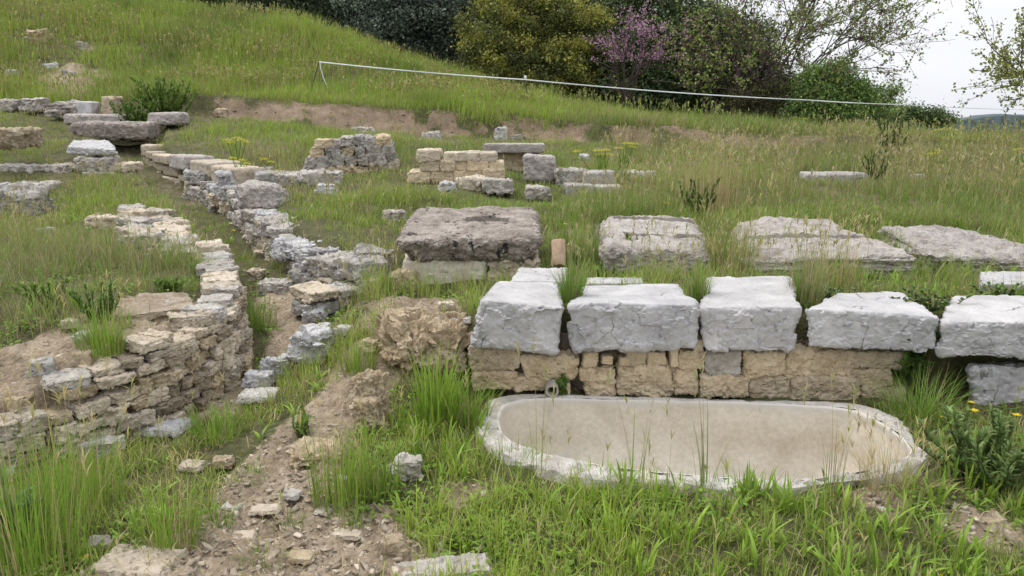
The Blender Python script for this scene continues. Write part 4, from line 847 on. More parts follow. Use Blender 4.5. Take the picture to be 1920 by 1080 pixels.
x, y = fan(800, 4.3, 9, 1.2); ok = free(x, y) & (bare(x, y) < .6) & notwall(x, y) & (fbm2(x, y, .9, 2, 53) > .0); rosettes(tf, x[ok], y[ok], 6, (.05, .14), (.010, .018), .05, .5, None, (.6, .3))
tf.build('broadleaf_weeds', 'bright broad leaved plantain growing among the lawn grass', 'weeds')
tf = Turf()                                    # tiny leaves close to the soil
x, y = fan(5200, 2.0, 7, 1.2); ok = free(x, y) & notwall(x, y) & (bare(x, y) < .75) & (fbm2(x, y, 1.6, 3, 57) > -.05); x, y = x[ok], y[ok]
I = np.repeat(np.arange(len(x)), 9); m = len(I); b_ = np.stack([x[I]+RNG.normal(0, .04, m), y[I]+RNG.normal(0, .04, m), height(x, y)[I]+.03*RNG.random(m)], 1)
q = RNG.random((m, 1)); col = (GREEN*(1-q)+BRIGHT*.9*q)*(.7+.5*RNG.random((m, 1))); tf.add(*blades(b_, .012+.014*RNG.random(m), .010+.010*RNG.random(m), RNG.random(m)*6.28, .6+.8*RNG.random(m), col, col, 2, .5, 'leaf'))
tf.build('low_weeds', 'low small leaved weeds creeping over soil between the grass', 'weeds')
tf = Turf()                                    # yellow flowers scattered too thin and small to count
def flower_dots(n, y0, y1, k, hz, r, xl, xr, keep):
    x, y = fan(n, y0, y1, k, xl, xr); ok = keep(x, y) & free(x, y); x, y = x[ok], y[ok]; z = height(x, y)+hz*(.7+.5*RNG.random(len(x)))
    I = np.repeat(np.arange(len(x)), 5); m = len(I); az = np.tile(np.arange(5)*1.2566, len(x)); col = A([.72, .52, .02])*(.8+.3*RNG.random((m, 1)))
    tf.add(*blades(np.stack([x[I], y[I], z[I]], 1), np.full(m, r), np.full(m, r*.9), az, np.full(m, 1.2), col, col, 1, .6, 'leaf'))
flower_dots(420, 13, 22, 1, .4, .018, -.62, -.15, lambda x, y: fbm2(x, y, .5, 2, 61) > .1)
flower_dots(480, 8, 18, 1, .35, .014, -.7, .7, lambda x, y: fbm2(x, y, .5, 2, 63) > .1)
flower_dots(260, 18, 26, 1, .45, .022, 0, .6, lambda x, y: fbm2(x, y, .4, 2, 65) > .15)
flower_dots(110, 2.2, 3.3, 1, .08, .006, .1, .65, lambda x, y: fbm2(x, y, 1, 2, 67) > .0)
flower_dots(120, 5, 9, 1, .25, .008, .05, .7, lambda x, y: fbm2(x, y, .8, 2, 69) > .1)
tf.build('wildflowers', 'tiny yellow wildflowers dotted through the grass', 'wildflowers', 'petal')
# gravel: broken stone chips on the bare ground
def gravel(n, y0, y1, k, sr, thr, keep=None):
    x, y = fan(n, y0, y1, k); b = bare(x, y); ok = (b > thr+.3*RNG.random(n)) & free(x, y)
    if keep is not None: ok &= keep(x, y)
    x, y = x[ok], y[ok]; m = len(x); s = sr[0]+(sr[1]-sr[0])*RNG.random(m)**7
    z = height(x, y)-s*.06
    B = A([(-1, -1, -1), (1, -1, -1), (1, 1, -1), (-1, 1, -1), (-1, -1, 1), (1, -1, 1), (1, 1, 1), (-1, 1, 1)], float)*A([1, .75, .5])
    V = B[None]*(.15+1.1*RNG.random((m, 8, 3)))*(A([.6, .35, .25])+A([.6, .7, .6])*RNG.random((m, 1, 3)))*s[:, None, None]*.55; a = RNG.random(m)*6.28; ca, sa = np.cos(a)[:, None], np.sin(a)[:, None]
    ti = RNG.normal(0, .35, m)[:, None]; X = V[..., 0]; Yy = V[..., 1]; Z = V[..., 2]; Z2 = Z+X*ti
    V = np.stack([X*ca-Yy*sa, X*sa+Yy*ca, Z2], 2)+np.stack([x, y, z], 1)[:, None, :]
    Q = A([(0, 3, 2, 1), (4, 5, 6, 7), (0, 1, 5, 4), (1, 2, 6, 5), (2, 3, 7, 6), (3, 0, 4, 7)]); F = (Q[None]+np.arange(m)[:, None, None]*8).reshape(-1, 4)
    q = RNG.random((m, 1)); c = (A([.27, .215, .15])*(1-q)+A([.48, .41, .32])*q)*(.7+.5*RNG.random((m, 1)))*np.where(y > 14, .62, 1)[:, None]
    return V.reshape(-1, 3), F, np.repeat(c, 8, 0)
m, n, b = new_mat('stone chips'); a = n.nodes.new('ShaderNodeAttribute'); a.attribute_name = 'Col'; v = position(n)
n.links.new(mixc(n, .5, a.outputs['Color'], ramp(n, noise(n, v, 60, 4), [(.3, (.5, .5, .5)), (.7, (1.2, 1.2, 1.2))]), 'MULTIPLY'), b.inputs['Base Color']); b.inputs['Roughness'].default_value = .9; M['chips'] = m
bg_ = Bag()
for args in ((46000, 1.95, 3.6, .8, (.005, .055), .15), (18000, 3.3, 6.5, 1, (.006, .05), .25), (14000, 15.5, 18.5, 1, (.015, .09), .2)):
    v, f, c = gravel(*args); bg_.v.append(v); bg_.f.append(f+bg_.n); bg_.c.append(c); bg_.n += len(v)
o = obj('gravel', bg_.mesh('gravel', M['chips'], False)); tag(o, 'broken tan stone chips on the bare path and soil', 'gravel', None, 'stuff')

# ------------------------------------------------------------------ trees and shrubs
def trunk_mesh(segs, name, mat, n=6):
    b = Bag()
    for pts, r0, r1 in segs: v, f = tube(pts, np.linspace(r0, r1, len(pts)), n); b.add(v, f)
    return b.mesh(name, M[mat])
def bent(a, b, k=5, w=.12, rng=RNG):
    a, b = A(a), A(b); t = np.linspace(0, 1, k)[:, None]; L_ = np.linalg.norm(b-a); o = rng.normal(0, w*L_*.4, (k, 3))*np.sin(np.pi*t); return a*(1-t)+b*t+o
def leaf_quads(p, size, c, up=.25, asp=.55):
    """A small pointed leaf (four corners) at every point, turned at random."""
    n = len(p); a = RNG.normal(0, 1, (n, 3)); a[:, 2] += up; a /= np.linalg.norm(a, axis=1, keepdims=True)
    r = RNG.normal(0, 1, (n, 3)); b = np.cross(a, r); b /= np.linalg.norm(b, axis=1, keepdims=True); s = (size*(.6+.8*RNG.random(n)))[:, None]
    V = np.stack([p-a*s*.5, p+b*s*asp*.5+a*s*.05, p+a*s*.5, p-b*s*asp*.5+a*s*.05], 1).reshape(-1, 3)
    return V, np.arange(n*4).reshape(n, 4), np.repeat(c, 4, 0)
def tree(name, label, cat, px, Y, blobs, ncl, per, size, cols, spread=.3, flat=.8, young=None, group=None, stem=.12, base_z=None):
    """Trunk and limbs into blobs of foliage; every blob is a shell of twig clusters, each cluster many small leaves."""
    bx = P(px, 200, Y)[0]; bz = H(bx, Y) if base_z is None else base_z; root = thing(name, label, cat, (bx, Y, bz), group)
    B = []
    for q in blobs:
        c = P(q[0], q[1], Y+q[3]); B.append((c, q[2]*Y/FPX))
    segs = []
    for c, r in B:
        m = A([bx+(c[0]-bx)*.35, Y+(c[1]-Y)*.35, bz+(c[2]-bz)*.45]); segs.append((bent((bx, Y, bz-.2), m), stem, stem*.6)); segs.append((bent(m, c), stem*.6, stem*.25))
        for k in range(4):
            d = RNG.normal(0, 1, 3); d /= np.linalg.norm(d); segs.append((bent(c*.8+m*.2, c+d*r*.85), stem*.28, .012))
    obj('trunk', trunk_mesh(segs, 'trunk', 'bark'), root)
    tot = sum(r*r for _, r in B); pts = []; cs = []
    for c, r in B:
        n = max(6, int(ncl*r*r/tot)); d = RNG.normal(0, 1, (n, 3)); d /= np.linalg.norm(d, axis=1, keepdims=True)
        rr = r*(.45+.6*RNG.random((n, 1))**.6)*(1+.22*fbm(d*2+c, 1.3, 2, 71)[:, None]); cc = c+d*rr*A([1, .8, flat])
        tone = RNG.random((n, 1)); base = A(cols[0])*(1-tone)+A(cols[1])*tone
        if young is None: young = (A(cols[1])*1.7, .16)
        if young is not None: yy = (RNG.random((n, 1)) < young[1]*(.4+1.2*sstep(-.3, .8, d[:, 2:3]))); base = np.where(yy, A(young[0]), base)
        I = np.repeat(np.arange(n), per); pts.append(cc[I]+RNG.normal(0, 1, (len(I), 3))*A([1, 1, .7])*spread*(.6+.6*RNG.random((len(I), 1)))); cs.append(base[I]*(.7+.6*RNG.random((len(I), 1))))
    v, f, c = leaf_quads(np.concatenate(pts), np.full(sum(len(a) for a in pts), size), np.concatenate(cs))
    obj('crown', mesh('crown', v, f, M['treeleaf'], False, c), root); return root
DK = ((.026, .038, .02), (.08, .108, .05)); BL = ((.03, .042, .032), (.095, .12, .085))
gt = 'dark evergreen trees behind the hill'
tree('evergreen_tree', 'dark evergreen tree at the top left behind the hill crest', 'tree', 360, 31, [(330, -40, 75, 0), (420, -20, 60, .5), (250, -50, 60, 1)], 400, 80, .12, DK, .3, group=gt)
tree('evergreen_tree', 'dark evergreen tree behind the hill, left of the blue grey one', 'tree', 590, 30, [(520, -10, 80, 0), (610, 10, 85, 0), (660, 50, 60, -.6), (560, -90, 90, 1)], 620, 80, .12, DK, .3, group=gt)
tree('evergreen_tree', 'blue grey evergreen tree left of the yellow green tree, over the hill end', 'tree', 780, 29, [(740, 20, 90, 0), (820, 60, 80, -.5), (780, -70, 100, .5), (860, 120, 55, -.6), (700, 70, 50, -.8), (870, 30, 60, 0), (800, 130, 45, -.5)], 900, 80, .11, BL, .28, group=gt)
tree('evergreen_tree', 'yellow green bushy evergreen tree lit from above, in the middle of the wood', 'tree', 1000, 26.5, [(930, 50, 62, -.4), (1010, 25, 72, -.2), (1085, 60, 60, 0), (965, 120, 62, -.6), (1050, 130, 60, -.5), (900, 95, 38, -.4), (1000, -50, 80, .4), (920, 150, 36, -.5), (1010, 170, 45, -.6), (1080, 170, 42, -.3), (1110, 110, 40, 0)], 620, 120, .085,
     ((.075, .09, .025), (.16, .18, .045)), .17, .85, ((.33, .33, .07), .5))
tree('evergreen_tree', 'dark green leafy tree right of the yellow green tree, behind pink blossom', 'tree', 1220, 27, [(1170, 110, 70, 0), (1250, 90, 72, 0), (1200, 170, 55, -.6), (1280, 165, 62, -.6), (1330, 110, 62, .2), (1140, 180, 40, -.7), (1215, 20, 62, .6), (1130, 30, 55, .8), (1300, 40, 55, .8)], 800, 80, .11, ((.033, .055, .02), (.085, .12, .042)), .26, group=gt)
tree('evergreen_tree', 'dark tree standing under the bare pink branches, right part of the wood', 'tree', 1390, 28, [(1370, 120, 62, .2), (1420, 150, 58, 0), (1350, 180, 50, -.4), (1450, 185, 45, -.4), (1330, 60, 52, .8), (1400, 75, 45, .8)], 600, 70, .10, ((.035, .045, .022), (.08, .10, .045)), .26, group=gt)
tree('shrub', 'brownish dark shrub behind the tape below the pink tree', 'shrub', 1430, 25, [(1400, 190, 36, 0), (1450, 180, 40, 0), (1490, 205, 30, -.2), (1370, 215, 28, -.3), (1420, 215, 34, -.4)], 260, 50, .06, ((.035, .036, .016), (.075, .07, .03)), .16)
tree('deciduous_tree', 'fresh green young tree right of the dark wood', 'tree', 1560, 24.6, [(1530, 165, 40, 0), (1570, 150, 34, 0), (1550, 200, 36, -.3), (1600, 180, 32, 0), (1510, 205, 30, -.3), (1590, 210, 28, -.2)], 420, 60, .08, ((.10, .175, .045), (.21, .30, .085)), .2)
tree('deciduous_tree', 'light airy green sapling at the right end of the wood', 'tree', 1650, 24.9, [(1625, 185, 26, 0), (1655, 195, 24, 0), (1672, 170, 14, 0), (1640, 215, 24, -.3), (1610, 205, 20, 0)], 190, 34, .075, ((.13, .20, .055), (.26, .34, .11)), .17)
tree('shrub', 'low dark green shrub at the end of the wood near the horizon', 'shrub', 1715, 32, [(1690, 215, 18, 0), (1720, 216, 17, 0), (1755, 220, 16, 0), (1672, 222, 16, -.2), (1775, 226, 10, 0)], 260, 50, .09, ((.05, .085, .03), (.11, .16, .055)), .18)
for px, py, r, lab in ((430, -60, 110, 'leftmost tall dark tree of the back row'), (690, -70, 120, 'tall dark tree of the back row above the hill'), (880, -60, 125, 'tall dark tree of the back row behind the yellow green tree'), (1060, 40, 120, 'dark tree of the back row behind the middle of the wood'), (1300, 130, 75, 'dark low tree of the back row behind the pink tree')):
    tree('evergreen_tree', lab, 'tree', px, 35, [(px, py, r, 0), (px-r*.5, py+r*.8, r*.75, 0), (px+r*.55, py+r*.8, r*.75, 0), (px, py+r*1.3, r*.7, 0)], 420, 80, .2, DK, .5, group='back row of the wood')
# spreading spring trees: bare arching branches with small leaves and pink blossom
def branch(p, d, ln, r, lev, segs, tips, up, kink=.16, kids=(3, 5)):
    pts = [A(p)]; d = A(d)/np.linalg.norm(d); k = 6; dirs = []
    for i in range(k):
        d = d+RNG.normal(0, kink, 3)+A([0, 0, up]); d /= np.linalg.norm(d); pts.append(pts[-1]+d*ln/k); dirs.append(d)
    segs.append((A(pts), r, r*.45 if lev else .006))
    if lev <= 1:
        for i in range(1, k+1): tips.append((pts[i], lev))
    if lev == 0: return
    for _ in range(RNG.integers(*kids)+(1 if lev > 1 else 0)):
        i = RNG.integers(1, k); q = dirs[i-1]+RNG.normal(0, .5, 3)+A([0, 0, .08]); branch(pts[i], q, ln*(.42+.28*RNG.random()), r*.5, lev-1, segs, tips, up*.8, kink, kids)
def spring_tree(label, base, stems, leafsets, lev=3, up=.02, r0=.06):
    root = thing('spring_tree', label, 'tree', base); segs, tips = [], []
    for tgt, ln in stems:
        v = A(tgt)-A(base); branch(base, v, np.linalg.norm(v)*ln, r0, lev, segs, tips, up)
    obj('trunk', trunk_mesh(segs, 'trunk', 'twig', 4), root)
    T = A([t[0] for t in tips])
    for nm, frac, per, size, cols, mat, sel in leafsets:
        m = RNG.random(len(T)) < frac
        if sel is not None: m &= sel(T)
        I = np.repeat(np.where(m)[0], per); n = len(I)
        if not n: continue
        q = RNG.random((n, 1)); c = (A(cols[0])*(1-q)+A(cols[1])*q)*(.75+.5*RNG.random((n, 1)))
        v, f, cc = leaf_quads(T[I]+RNG.normal(0, 1, (n, 3))*.055, np.full(n, size), c, .2, .8); obj(nm, mesh(nm, v, f, M[mat], False, cc), root)
    return root
b0 = P(1385, 205, 25.5); b0[2] = H(b0[0], 25.5)
PINK = ((.24, .10, .17), (.42, .22, .32)); YG = ((.14, .19, .04), (.26, .32, .08))
spring_tree('spreading spring tree with bare arching branches, pink blossom and young leaves', b0,
    [(P(1690, 75, 24.5), .92), (P(1680, 35, 25), .92), (P(1600, 10, 25.5), .95), (P(1650, 5, 26), .9), (P(1520, -30, 25), .95), (P(1440, -40, 25), 1), (P(1350, -30, 24.5), 1), (P(1610, 90, 25.6), .85), (P(1290, 20, 25), .85), (P(1640, 55, 24), .9), (P(1560, 50, 26), .9), (P(1480, 20, 24.4), .9), (P(1400, 30, 26), .9), (P(1570, -20, 24.6), .95)],
    [('leaves', .42, 4, .08, YG, 'treeleaf', None), ('blossom', .2, 3, .05, PINK, 'petal', None)], 3, .0, .035)
b1 = P(1175, 205, 24); b1[2] = H(b1[0], 24.)
spring_tree('slender tree with a band of pink blossom in front of the dark wood', b1, [(P(1118, 80, 23.6), .9), (P(1205, 45, 23.6), .9), (P(1165, 50, 23.7), .95), (P(1140, 90, 23.5), .8), (P(1185, 70, 23.4), .9)],
    [('blossom', .8, 8, .055, ((.30, .15, .25), (.48, .31, .42)), 'petal', lambda T: T[:, 2] > 3.3), ('leaves', .12, 2, .07, YG, 'treeleaf', None)], 2, .0, .045)
b2 = P(2075, 255, 18); b2[2] = H(b2[0], 18.)
spring_tree('spring tree reaching in from the right picture edge with pale yellow green leaves', b2, [(P(1890, 110, 17.6), .9), (P(1890, 60, 18), .9), (P(1930, 20, 18.5), .9), (P(1960, -40, 18), 1), (P(1910, 90, 18.4), .9), (P(1960, 100, 17.4), .8), (P(1940, 60, 17.8), .9), (P(1990, 0, 18.2), .9)],
    [('leaves', .62, 5, .07, ((.19, .23, .05), (.36, .38, .12)), 'treeleaf', None)], 3, .03, .04)
# wooded ridge far away at the right
yy = 420.; n_ = 90; V = []; xs = np.linspace(150, 420, n_)
hz = 1.6+np.interp(xs, [150, 215, 240, 255, 275, 300, 420], [-6, -2, .6, 2.2, 2.0, .3, -8])+.55*fbm2(xs, 0*xs, .12, 3, 81)+.5*np.abs(fbm2(xs, 0*xs+3, .45, 3, 82))
rows = [(0, 0), (-3, 1), (8, 1.04), (60, .3), (90, -.4)]
for dy, hm in rows: V.append(np.stack([xs, np.full(n_, yy+dy)+1.5*fbm2(xs, 0*xs, .3, 2, 83), -22+(hz+22)*(hm if hm > 0 else 0)], 1))
i = np.arange((len(rows)-1)*n_).reshape(len(rows)-1, n_)[:, :-1].ravel(); m, n, b = new_mat('far wood'); pv = position(n)
n.links.new(ramp(n, noise(n, pv, .35, 6, .7), [(.35, (.06, .085, .095)), (.65, (.12, .15, .155))]), b.inputs['Base Color']); b.inputs['Roughness'].default_value = 1  # distance haze is put into the colour as a blue tint over wood green
o = obj('distant_hill', mesh('distant_hill', np.concatenate(V), np.stack([i, i+1, i+1+n_, i+n_], 1), m)); tag(o, 'far bluish wooded hill on the horizon at the right', 'hill', kind='structure')

# ------------------------------------------------------------------ single plants
def tuft(label, p, n, h, w, rad, dry=.15, lush=.6, name='grass_tuft', lean=(.35, .22), stalk=0, cat='grass tuft', group=None):
    p = A(p, float); t = Turf(); an = RNG.random(n)*6.283; rr = rad*np.sqrt(RNG.random(n)); base = np.stack([p[0]+np.cos(an)*rr, p[1]+np.sin(an)*rr*.8, np.full(n, p[2])-.02], 1)
    q = RNG.random((n, 1)); g = GREEN*(1-lush*q)+BRIGHT*lush*q; d = RNG.random((n, 1)) < dry; col = np.where(d, STRAW*(.6+.5*q), g)*(.75+.5*RNG.random((n, 1)))
    t.add(*blades(base, h*(.5+.6*RNG.random(n)), w*(.7+.6*RNG.random(n)), an+RNG.normal(0, .5, n), np.clip(RNG.normal(*lean, n), .02, 1.3), col*.85+STRAW*.06, col, 5, .4))
    if stalk:
        k = stalk; an = RNG.random(k)*6.283; b_ = np.stack([p[0]+np.cos(an)*rad*.7, p[1]+np.sin(an)*rad*.6, np.full(k, p[2])], 1); c = lerpc(STRAW, OLIVE, RNG.random((k, 1))); hh = h*(1+.5*RNG.random(k)); ln = np.abs(RNG.normal(.2, .15, k))
        t.add(*blades(b_, hh, np.full(k, .003), an, ln, c, c, 4, .3)); top = b_+A([0, 0, 1.])*(hh*(1-.3*ln))[:, None]+np.stack([np.cos(an), np.sin(an), 0*an], 1)*(hh*ln)[:, None]
        J = np.repeat(np.arange(k), 7); t.add(*blades(top[J]-A([0, 0, 1.])*(RNG.random(len(J))*.07)[:, None], .03+.03*RNG.random(len(J)), np.full(len(J), .005), RNG.random(len(J))*6.28, .4+.5*RNG.random(len(J)), c[J]*.9, c[J], 2, .3, 'leaf'))
    o = t.build(name, None, parent=None, base=p); return tag(o, label, cat, group)
for i_, (px, py, n_, h_, w_, lab) in enumerate(((1322, 925, 9, .46, .0065, 'tall green reed like blades rising before the middle of the basin'), (1436, 930, 8, .62, .008, 'tallest green blade clump before the basin, right of the middle'), (1194, 930, 7, .42, .005, 'few thin upright stems before the basin, left of the middle'), (1008, 900, 7, .44, .004, 'few thin upright stems before the left part of the basin'), (1560, 925, 12, .36, .004, 'thin stems before the right part of the basin'))):
    tuft(lab, GT(px, py), n_, h_, w_, .04, .1, .6, lean=(.13, .12), stalk=5 if i_ > 1 else 3)
for px, py, n_, h_, lab in ((470, 905, 60, .13, 'small green grass tuft at the upper left edge of the earth path'), (545, 985, 40, .10, 'tiny grass tuft in the middle of the earth path'), (500, 1060, 50, .12, 'small grass tuft at the bottom of the path, near the picture edge'), (610, 870, 60, .13, 'small grass tuft on the path beside the flaking bedrock hump'), (410, 985, 60, .14, 'small grass tuft on the left side of the path'), (665, 985, 50, .12, 'small grass tuft on the right side of the path')):
    tuft(lab, GT(px, py), n_, h_, .004, .06, .15, .8, lean=(.5, .25))
tuft('dry grass clump hanging over the right end of the basin rim', GT(1665, 925), 220, .24, .0028, .14, .75, .2, lean=(.6, .3), stalk=22)
tuft('green grass clump overlapping the front of the basin rim near the middle', GT(1400, 945), 170, .16, .005, .16, .15, .8, lean=(.4, .2))
tuft('green grass clump overlapping the rim left of the middle', GT(1130, 918), 150, .15, .005, .16, .15, .8, lean=(.4, .2))
tuft('grass clump with dead stems at the left front of the basin', GT(955, 885), 200, .17, .0045, .16, .3, .6, lean=(.45, .25))
tuft('grass tuft growing in the gap between the first and second bench block', P(1070, 560, 4.45), 230, .30, .0042, .07, .18, .8, stalk=8)
tuft('grass tuft growing in the gap between the second and third bench block', P(1310, 560, 4.5), 200, .27, .0042, .06, .25, .6, stalk=8)
tuft('yellowing grass tuft in the gap between the third and fourth bench block', P(1512, 556, 4.6), 220, .34, .004, .10, .55, .3, stalk=14)
tuft('dense dark grass tuft at the right end of the masonry wall', GT(1720, 790), 320, .34, .004, .16, .08, .2, lean=(.55, .25))
tuft('tall broad bladed grass clump left of the basin, in front of the masonry', GT(820, 800), 150, .46, .010, .11, .04, .9, lean=(.22, .15))
tuft('tall grass clump between the crumbling boulder and the basin', GT(870, 800), 190, .36, .006, .13, .1, .7)
tuft('tall thin grass clump beside the flaking bedrock hump', GT(640, 950), 190, .40, .0042, .12, .12, .5, lean=(.15, .12), stalk=6)
tuft('thin grass clump between the gravel path and the grey white rock', GT(715, 935), 110, .30, .0042, .09, .2, .5, lean=(.2, .15), stalk=4)
tuft('yellow green grass clump at the left side of the crumbling boulder', GT(672, 695), 200, .26, .004, .10, .2, .9, lean=(.25, .18))
tuft('green grass clump at the channel mouth below the curved wall', GT(410, 820), 170, .22, .006, .14, .05, .9)
tuft('tall grass clump at the lower left picture edge', GT(50, 1060), 420, .50, .004, .24, .12, .5, lean=(.22, .16), stalk=14)
tuft('tall grass clump in front of the grey white stone, lower left', GT(140, 960), 330, .44, .004, .2, .12, .55, lean=(.22, .16), stalk=12)
tuft('grass clump right of the large flat rock at the bottom left', GT(318, 1020), 260, .30, .004, .13, .15, .55, lean=(.3, .2), stalk=8)
tuft('grass clump growing out of the bare soil above the curved wall', GT(190, 660), 300, .30, .004, .12, .12, .5, lean=(.3, .2), stalk=8)
tuft('wiry dark grass clump on top of the curved wall end', A([-2.25, 5.6, .5]), 240, .24, .003, .07, .25, .1, lean=(.5, .3), stalk=8)
tuft('tall grass clump in the channel beside the curved wall end', GT(478, 620), 260, .34, .004, .16, .2, .2, lean=(.3, .2), stalk=6)
tuft('grass clump inside the channel below the stepped wall', GT(545, 500), 240, .34, .0045, .18, .2, .35, stalk=6)
tuft('grass clump at the left foot of the plinth', GT(712, 545), 200, .26, .005, .12, .1, .6)
tuft('few grass blades in front of the upright clay pipe', GT(1042, 512), 60, .24, .004, .07, .2, .6, stalk=4)
tuft('long grass clump between the first and second weathered slab', GT(1080, 500), 380, .46, .0045, .17, .15, .7, stalk=14)
tuft('tall dry grass clump between the second and third weathered slab', GT(1365, 510), 420, .52, .0045, .2, .5, .3, stalk=30)
tuft('dry grass clump behind the fourth bench block', P(1560, 530, 5.1), 260, .34, .004, .2, .6, .3, stalk=20)
tuft('tall pale dry grass stand behind the gap of the second and third slab', GT(1330, 400), 240, .7, .006, .35, .85, .2, stalk=50, lean=(.12, .1))
def leafy(label, p, n, h, rad, lw, ll, cols, name='leafy_plant', cat='plant', up=.6, stems=7, flowers=0, flat=1.0):
    """A bushy herb: stems with leaves set all along them."""
    p = A(p, float); root = thing(name, label, cat, p); sg = Bag(); t = Turf()
    for s in range(stems):
        an = RNG.random()*6.283; q = p+A([math.cos(an)*rad*RNG.random(), math.sin(an)*rad*.8*RNG.random(), h*(.55+.5*RNG.random())]); pts = bent(p+A([math.cos(an), math.sin(an), 0])*rad*.2-A([0, 0, .02]), q, 5, .15)
        v, f = tube(pts, np.linspace(.004, .002, 5), 5); sg.add(v, f, A([.09, .13, .045]))
        m = max(1, n//stems); i = RNG.random(m)*3.99; i0 = i.astype(int); fr = (i-i0)[:, None]; b_ = pts[i0]*(1-fr)+pts[i0+1]*fr
        k = RNG.random((m, 1)); c = (A(cols[0])*(1-k)+A(cols[1])*k)*(.75+.5*RNG.random((m, 1)))
        t.add(*blades(b_, ll*(.5+.7*RNG.random(m)), lw*(.6+.6*RNG.random(m)), RNG.random(m)*6.283, np.clip(RNG.normal(up, .3, m), .1, 1.4), c*.9, c, 4, .5, 'leaf'))
    if flowers:
        m = flowers; an = RNG.random(m)*6.28; b_ = p+np.stack([np.cos(an)*rad*RNG.random(m), np.sin(an)*rad*RNG.random(m), h*(.4+.6*RNG.random(m))*flat+.01], 1); c = np.broadcast_to(A([.75, .55, .02]), (5, 3))
        for q in b_:
            V, F, Cc = blades(np.repeat(q[None], 5, 0), np.full(5, .009), np.full(5, .008), np.arange(5)*1.2566, np.full(5, 1.1), c, c, 1, .5, 'leaf'); obj('flower', mesh('flower', V, F, M['petal'], True, Cc), root)
    obj('stem', sg.mesh('stem', M['leaf']), root); obj('leaves', mesh('leaves', np.concatenate(t.v), np.concatenate(t.f), M['leaf'], True, np.concatenate(t.c)), root); return root
DG = ((.06, .12, .03), (.13, .21, .045)); MG = ((.10, .19, .04), (.19, .29, .06)); GG = ((.11, .185, .085), (.19, .28, .13))
leafy('dark leafy weed hanging against the right end of the masonry', GT(1725, 770)+A([0, .18, .12]), 420, .34, .2, .026, .075, DG, stems=12)
leafy('grey green thistle like plant in front of the grey block at the lower right', GT(1840, 905), 1900, .32, .38, .012, .055, ((.09, .16, .055), (.17, .25, .085)), stems=26, flowers=6)
leafy('small green herb growing beside the clay drain pipe', P(1056, 738, 4.21), 60, .09, .07, .022, .035, MG, stems=5)
leafy('small leafy herb between the white slabs behind the second bench block', GT(1130, 528), 70, .12, .1, .014, .06, MG)
leafy('low green rosette at the upper edge of the curved wall', GT(320, 550), 260, .09, .11, .014, .06, MG, stems=14)
leafy('green leafy weed on the soil of the left bank, near the picture edge', GT(85, 575), 600, .15, .2, .013, .04, MG, stems=16)
leafy('bushy green weed on bare soil above the large flat capstone', GT(190, 600), 700, .2, .2, .010, .05, MG, stems=16)
leafy('tall dark weed in the grass behind the second weathered slab', GT(1300, 408), 700, .38, .28, .016, .06, DG, stems=14)
leafy('feathery dark green shrub standing in the right meadow', GT(1665, 300), 1500, .75, .36, .012, .07, ((.05, .09, .025), (.09, .15, .04)), stems=18)
leafy('second feathery dark shrub below the taller one in the right meadow', GT(1645, 340), 1000, .42, .3, .012, .06, ((.05, .09, .025), (.09, .16, .04)), stems=14)
leafy('leafy weed against the front of the second weathered slab', GT(1180, 500), 220, .26, .25, .02, .07, DG)
leafy('green leafy tuft at the foot of the tan wall', GT(858, 345), 90, .26, .14, .03, .1, DG)
leafy('rosette of long leaves on the gravel beside the bedrock hump', GT(570, 815), 70, .06, .1, .012, .08, MG)
leafy('blue green leafy weed at the bottom left picture edge', GT(8, 1015), 60, .22, .14, .03, .13, GG)
leafy('small herb with yellow flowers creeping over the fourth and fifth bench blocks', P(1745, 575, 4.5)+A([0, .02, .0]), 520, .07, .28, .016, .026, ((.07, .12, .035), (.15, .20, .06)), 'creeping_plant', 'creeping plant', .8, 34, 26, .8)
leafy('creeping herb at the back of the block at the right picture edge', P(1880, 556, 4.85), 300, .08, .3, .016, .028, MG, 'creeping_plant', 'creeping plant', .8, 20, 8, .8)
leafy('flat creeping herb at the back edge of the third and fourth bench blocks', P(1560, 556, 4.75), 200, .06, .2, .014, .024, GG, 'creeping_plant', 'creeping plant', .8, 16)
def umbel_plant(label, px, py, Y, heads, spread):
    p0 = P(px, py, Y); gz = H(p0[0], Y); root = thing('umbel_plant', label, 'flowering plant', (p0[0], Y, gz), 'plants with yellow flower heads'); sg = Bag(); t = Turf()
    base = A([p0[0], Y, gz-.03])
    for hx, hy in heads:
        tip = P(px+hx, py+hy, Y)+A([0, RNG.normal(0, .05), 0]); pts = bent(base, tip, 5, .05); v, f = tube(pts, np.linspace(.007, .004, 5), 5); sg.add(v, f, A([.10, .16, .04]))
        r = spread; m = 46; a = RNG.random(m)*6.28; q = np.sqrt(RNG.random(m))*r; hp = tip+np.stack([np.cos(a)*q, np.sin(a)*q, .25*r*(1-(q/r)**2)+RNG.normal(0, .006, m)], 1)
        fb = Bag(); I = np.repeat(np.arange(m), 4); c = A([.62, .58, .02])*(.75+.4*RNG.random((m*4, 1)))
        V, F, Cc = blades(hp[I], np.full(m*4, .017), np.full(m*4, .018), RNG.random(m*4)*6.28, np.full(m*4, 1.1), c, c, 1, .5, 'leaf'); obj('flower_head', mesh('flower_head', V, F, M['petal'], True, Cc), root)
    m = 130; z = RNG.random(m)**1.5*(p0[2]-gz)*.9; an = RNG.random(m)*6.28; c = lerpc(GREEN, BRIGHT, RNG.random((m, 1)))
    t.add(*blades(base+np.stack([np.cos(an)*.05, np.sin(an)*.05, z], 1), .12+.1*RNG.random(m), np.full(m, .007), an, .3+.5*RNG.random(m), c, c, 3, .4))
    obj('stem', sg.mesh('stem', M['leaf']), root); obj('leaves', mesh('leaves', np.concatenate(t.v), np.concatenate(t.f), M['leaf'], True, np.concatenate(t.c)), root)
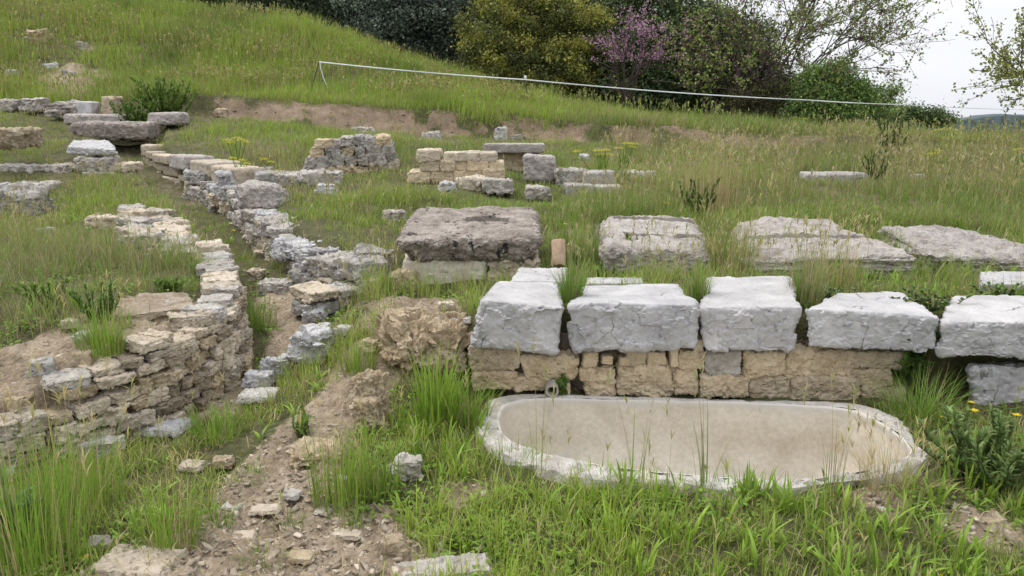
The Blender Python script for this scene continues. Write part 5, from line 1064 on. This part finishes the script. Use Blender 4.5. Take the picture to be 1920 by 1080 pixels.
umbel_plant('yellow flower heads left of the four course wall, above footing stones', 440, 262, 11.3, [(-14, 2), (0, -2), (14, 1), (22, 5), (-6, 6)], .07)
umbel_plant('green plant with few yellow heads below, among the channel footing stones', 450, 305, 10.2, [(-12, -8), (4, -4), (16, 2), (48, -6), (55, 0)], .05)
umbel_plant('two joined yellow flower heads right of the squat pillar, lower left of a pair', 1130, 287, 10.9, [(-10, -3), (4, -5), (12, 4), (-48, -2), (-4, 4)], .07)
umbel_plant('yellow flower heads right of the squat pillar, upper right of a pair', 1170, 275, 11.1, [(-10, 4), (4, -5), (14, 2), (20, -4)], .07)
umbel_plant('broad flat yellow flower head high in the right meadow', 1775, 245, 13.5, [(-12, 0), (0, -2), (12, 0)], .11)
umbel_plant('yellow flower heads lower in the right meadow', 1748, 286, 11.5, [(-10, 4), (2, -3), (12, 3), (-2, 4)], .08)
umbel_plant('yellow flower head at the right picture edge', 1912, 282, 11.5, [(-4, 0), (10, -3), (4, 5)], .07)
umbel_plant('small yellow flower heads in the grass below the tape', 1500, 222, 20, [(-6, 0), (8, 2)], .13)
umbel_plant('small yellow flower heads at the scarp top below the middle rod', 1232, 213, 20, [(-8, 1), (8, 0)], .13)
def dandelion(label, px, py, Y, r=.016, gz=None):
    tip = P(px, py, Y); g = H(tip[0], Y) if gz is None else gz; root = thing('dandelion', label, 'flower', (tip[0], Y, g), 'yellow dandelion like flowers')
    v, f = tube(bent(A([tip[0]+.02, Y+.01, g-.01]), tip, 5, .06), .0022, 5); b = Bag(); b.add(v, f, A([.10, .16, .04])); obj('stem', b.mesh('stem', M['leaf']), root)
    m = 60; ring_ = np.repeat([1., .7, .4], 20); az = RNG.random(m)*6.28; c = A([.85, .66, .02])*(.85+.25*RNG.random((m, 1))); base = np.repeat(tip[None], m, 0)+np.stack([np.cos(az), np.sin(az), 0*az], 1)*.002
    V, F, Cc = blades(base, r*ring_*1.1, np.full(m, r*.3), az, np.where(ring_ > .9, 1.1, np.where(ring_ > .6, .7, .3)), c, c, 2, .5, 'leaf'); obj('flower_head', mesh('flower_head', V, F, M['petal'], True, Cc), root)
dandelion('yellow dandelion at the bottom left in front of the large flat rock', 162, 1047, 2.62)
dandelion('flat yellow flower above the thistle like plant, lower of a close pair', 1825, 772, 3.9, .022)
dandelion('yellow flower above the thistle like plant, upper of a close pair', 1821, 756, 4.0, .016)
dandelion('yellow flower at the right picture edge before the grey block', 1906, 780, 3.8, .02)
dandelion('yellow flower behind the gap of the first and second bench block', 1106, 530, 4.9, .016)
dandelion('yellow flower in the grass above the upright clay pipe', 1060, 421, 6.3, .016)
dandelion('yellow flower in the channel before the stepped wall', 438, 433, 8.2, .02)
dandelion('yellow flower in the meadow behind the second weathered slab', 1249, 382, 7.9, .018)
leafy('round bright green bush growing beside the stone beams at the back left', A([P(255, 225, 15.2)[0], 15.2, H(P(255, 225, 15.2)[0], 15.2)]), 4600, .75, .5, .026, .075, ((.09, .17, .03), (.19, .30, .06)), 'bush', 'bush', .5, 60)
leafy('broad bright green bush behind and right of the round one at the back left', A([P(310, 200, 15.9)[0], 15.9, H(P(310, 200, 15.9)[0], 15.9)]), 5200, .8, .75, .026, .075, ((.085, .16, .03), (.18, .28, .06)), 'bush', 'bush', .5, 60)
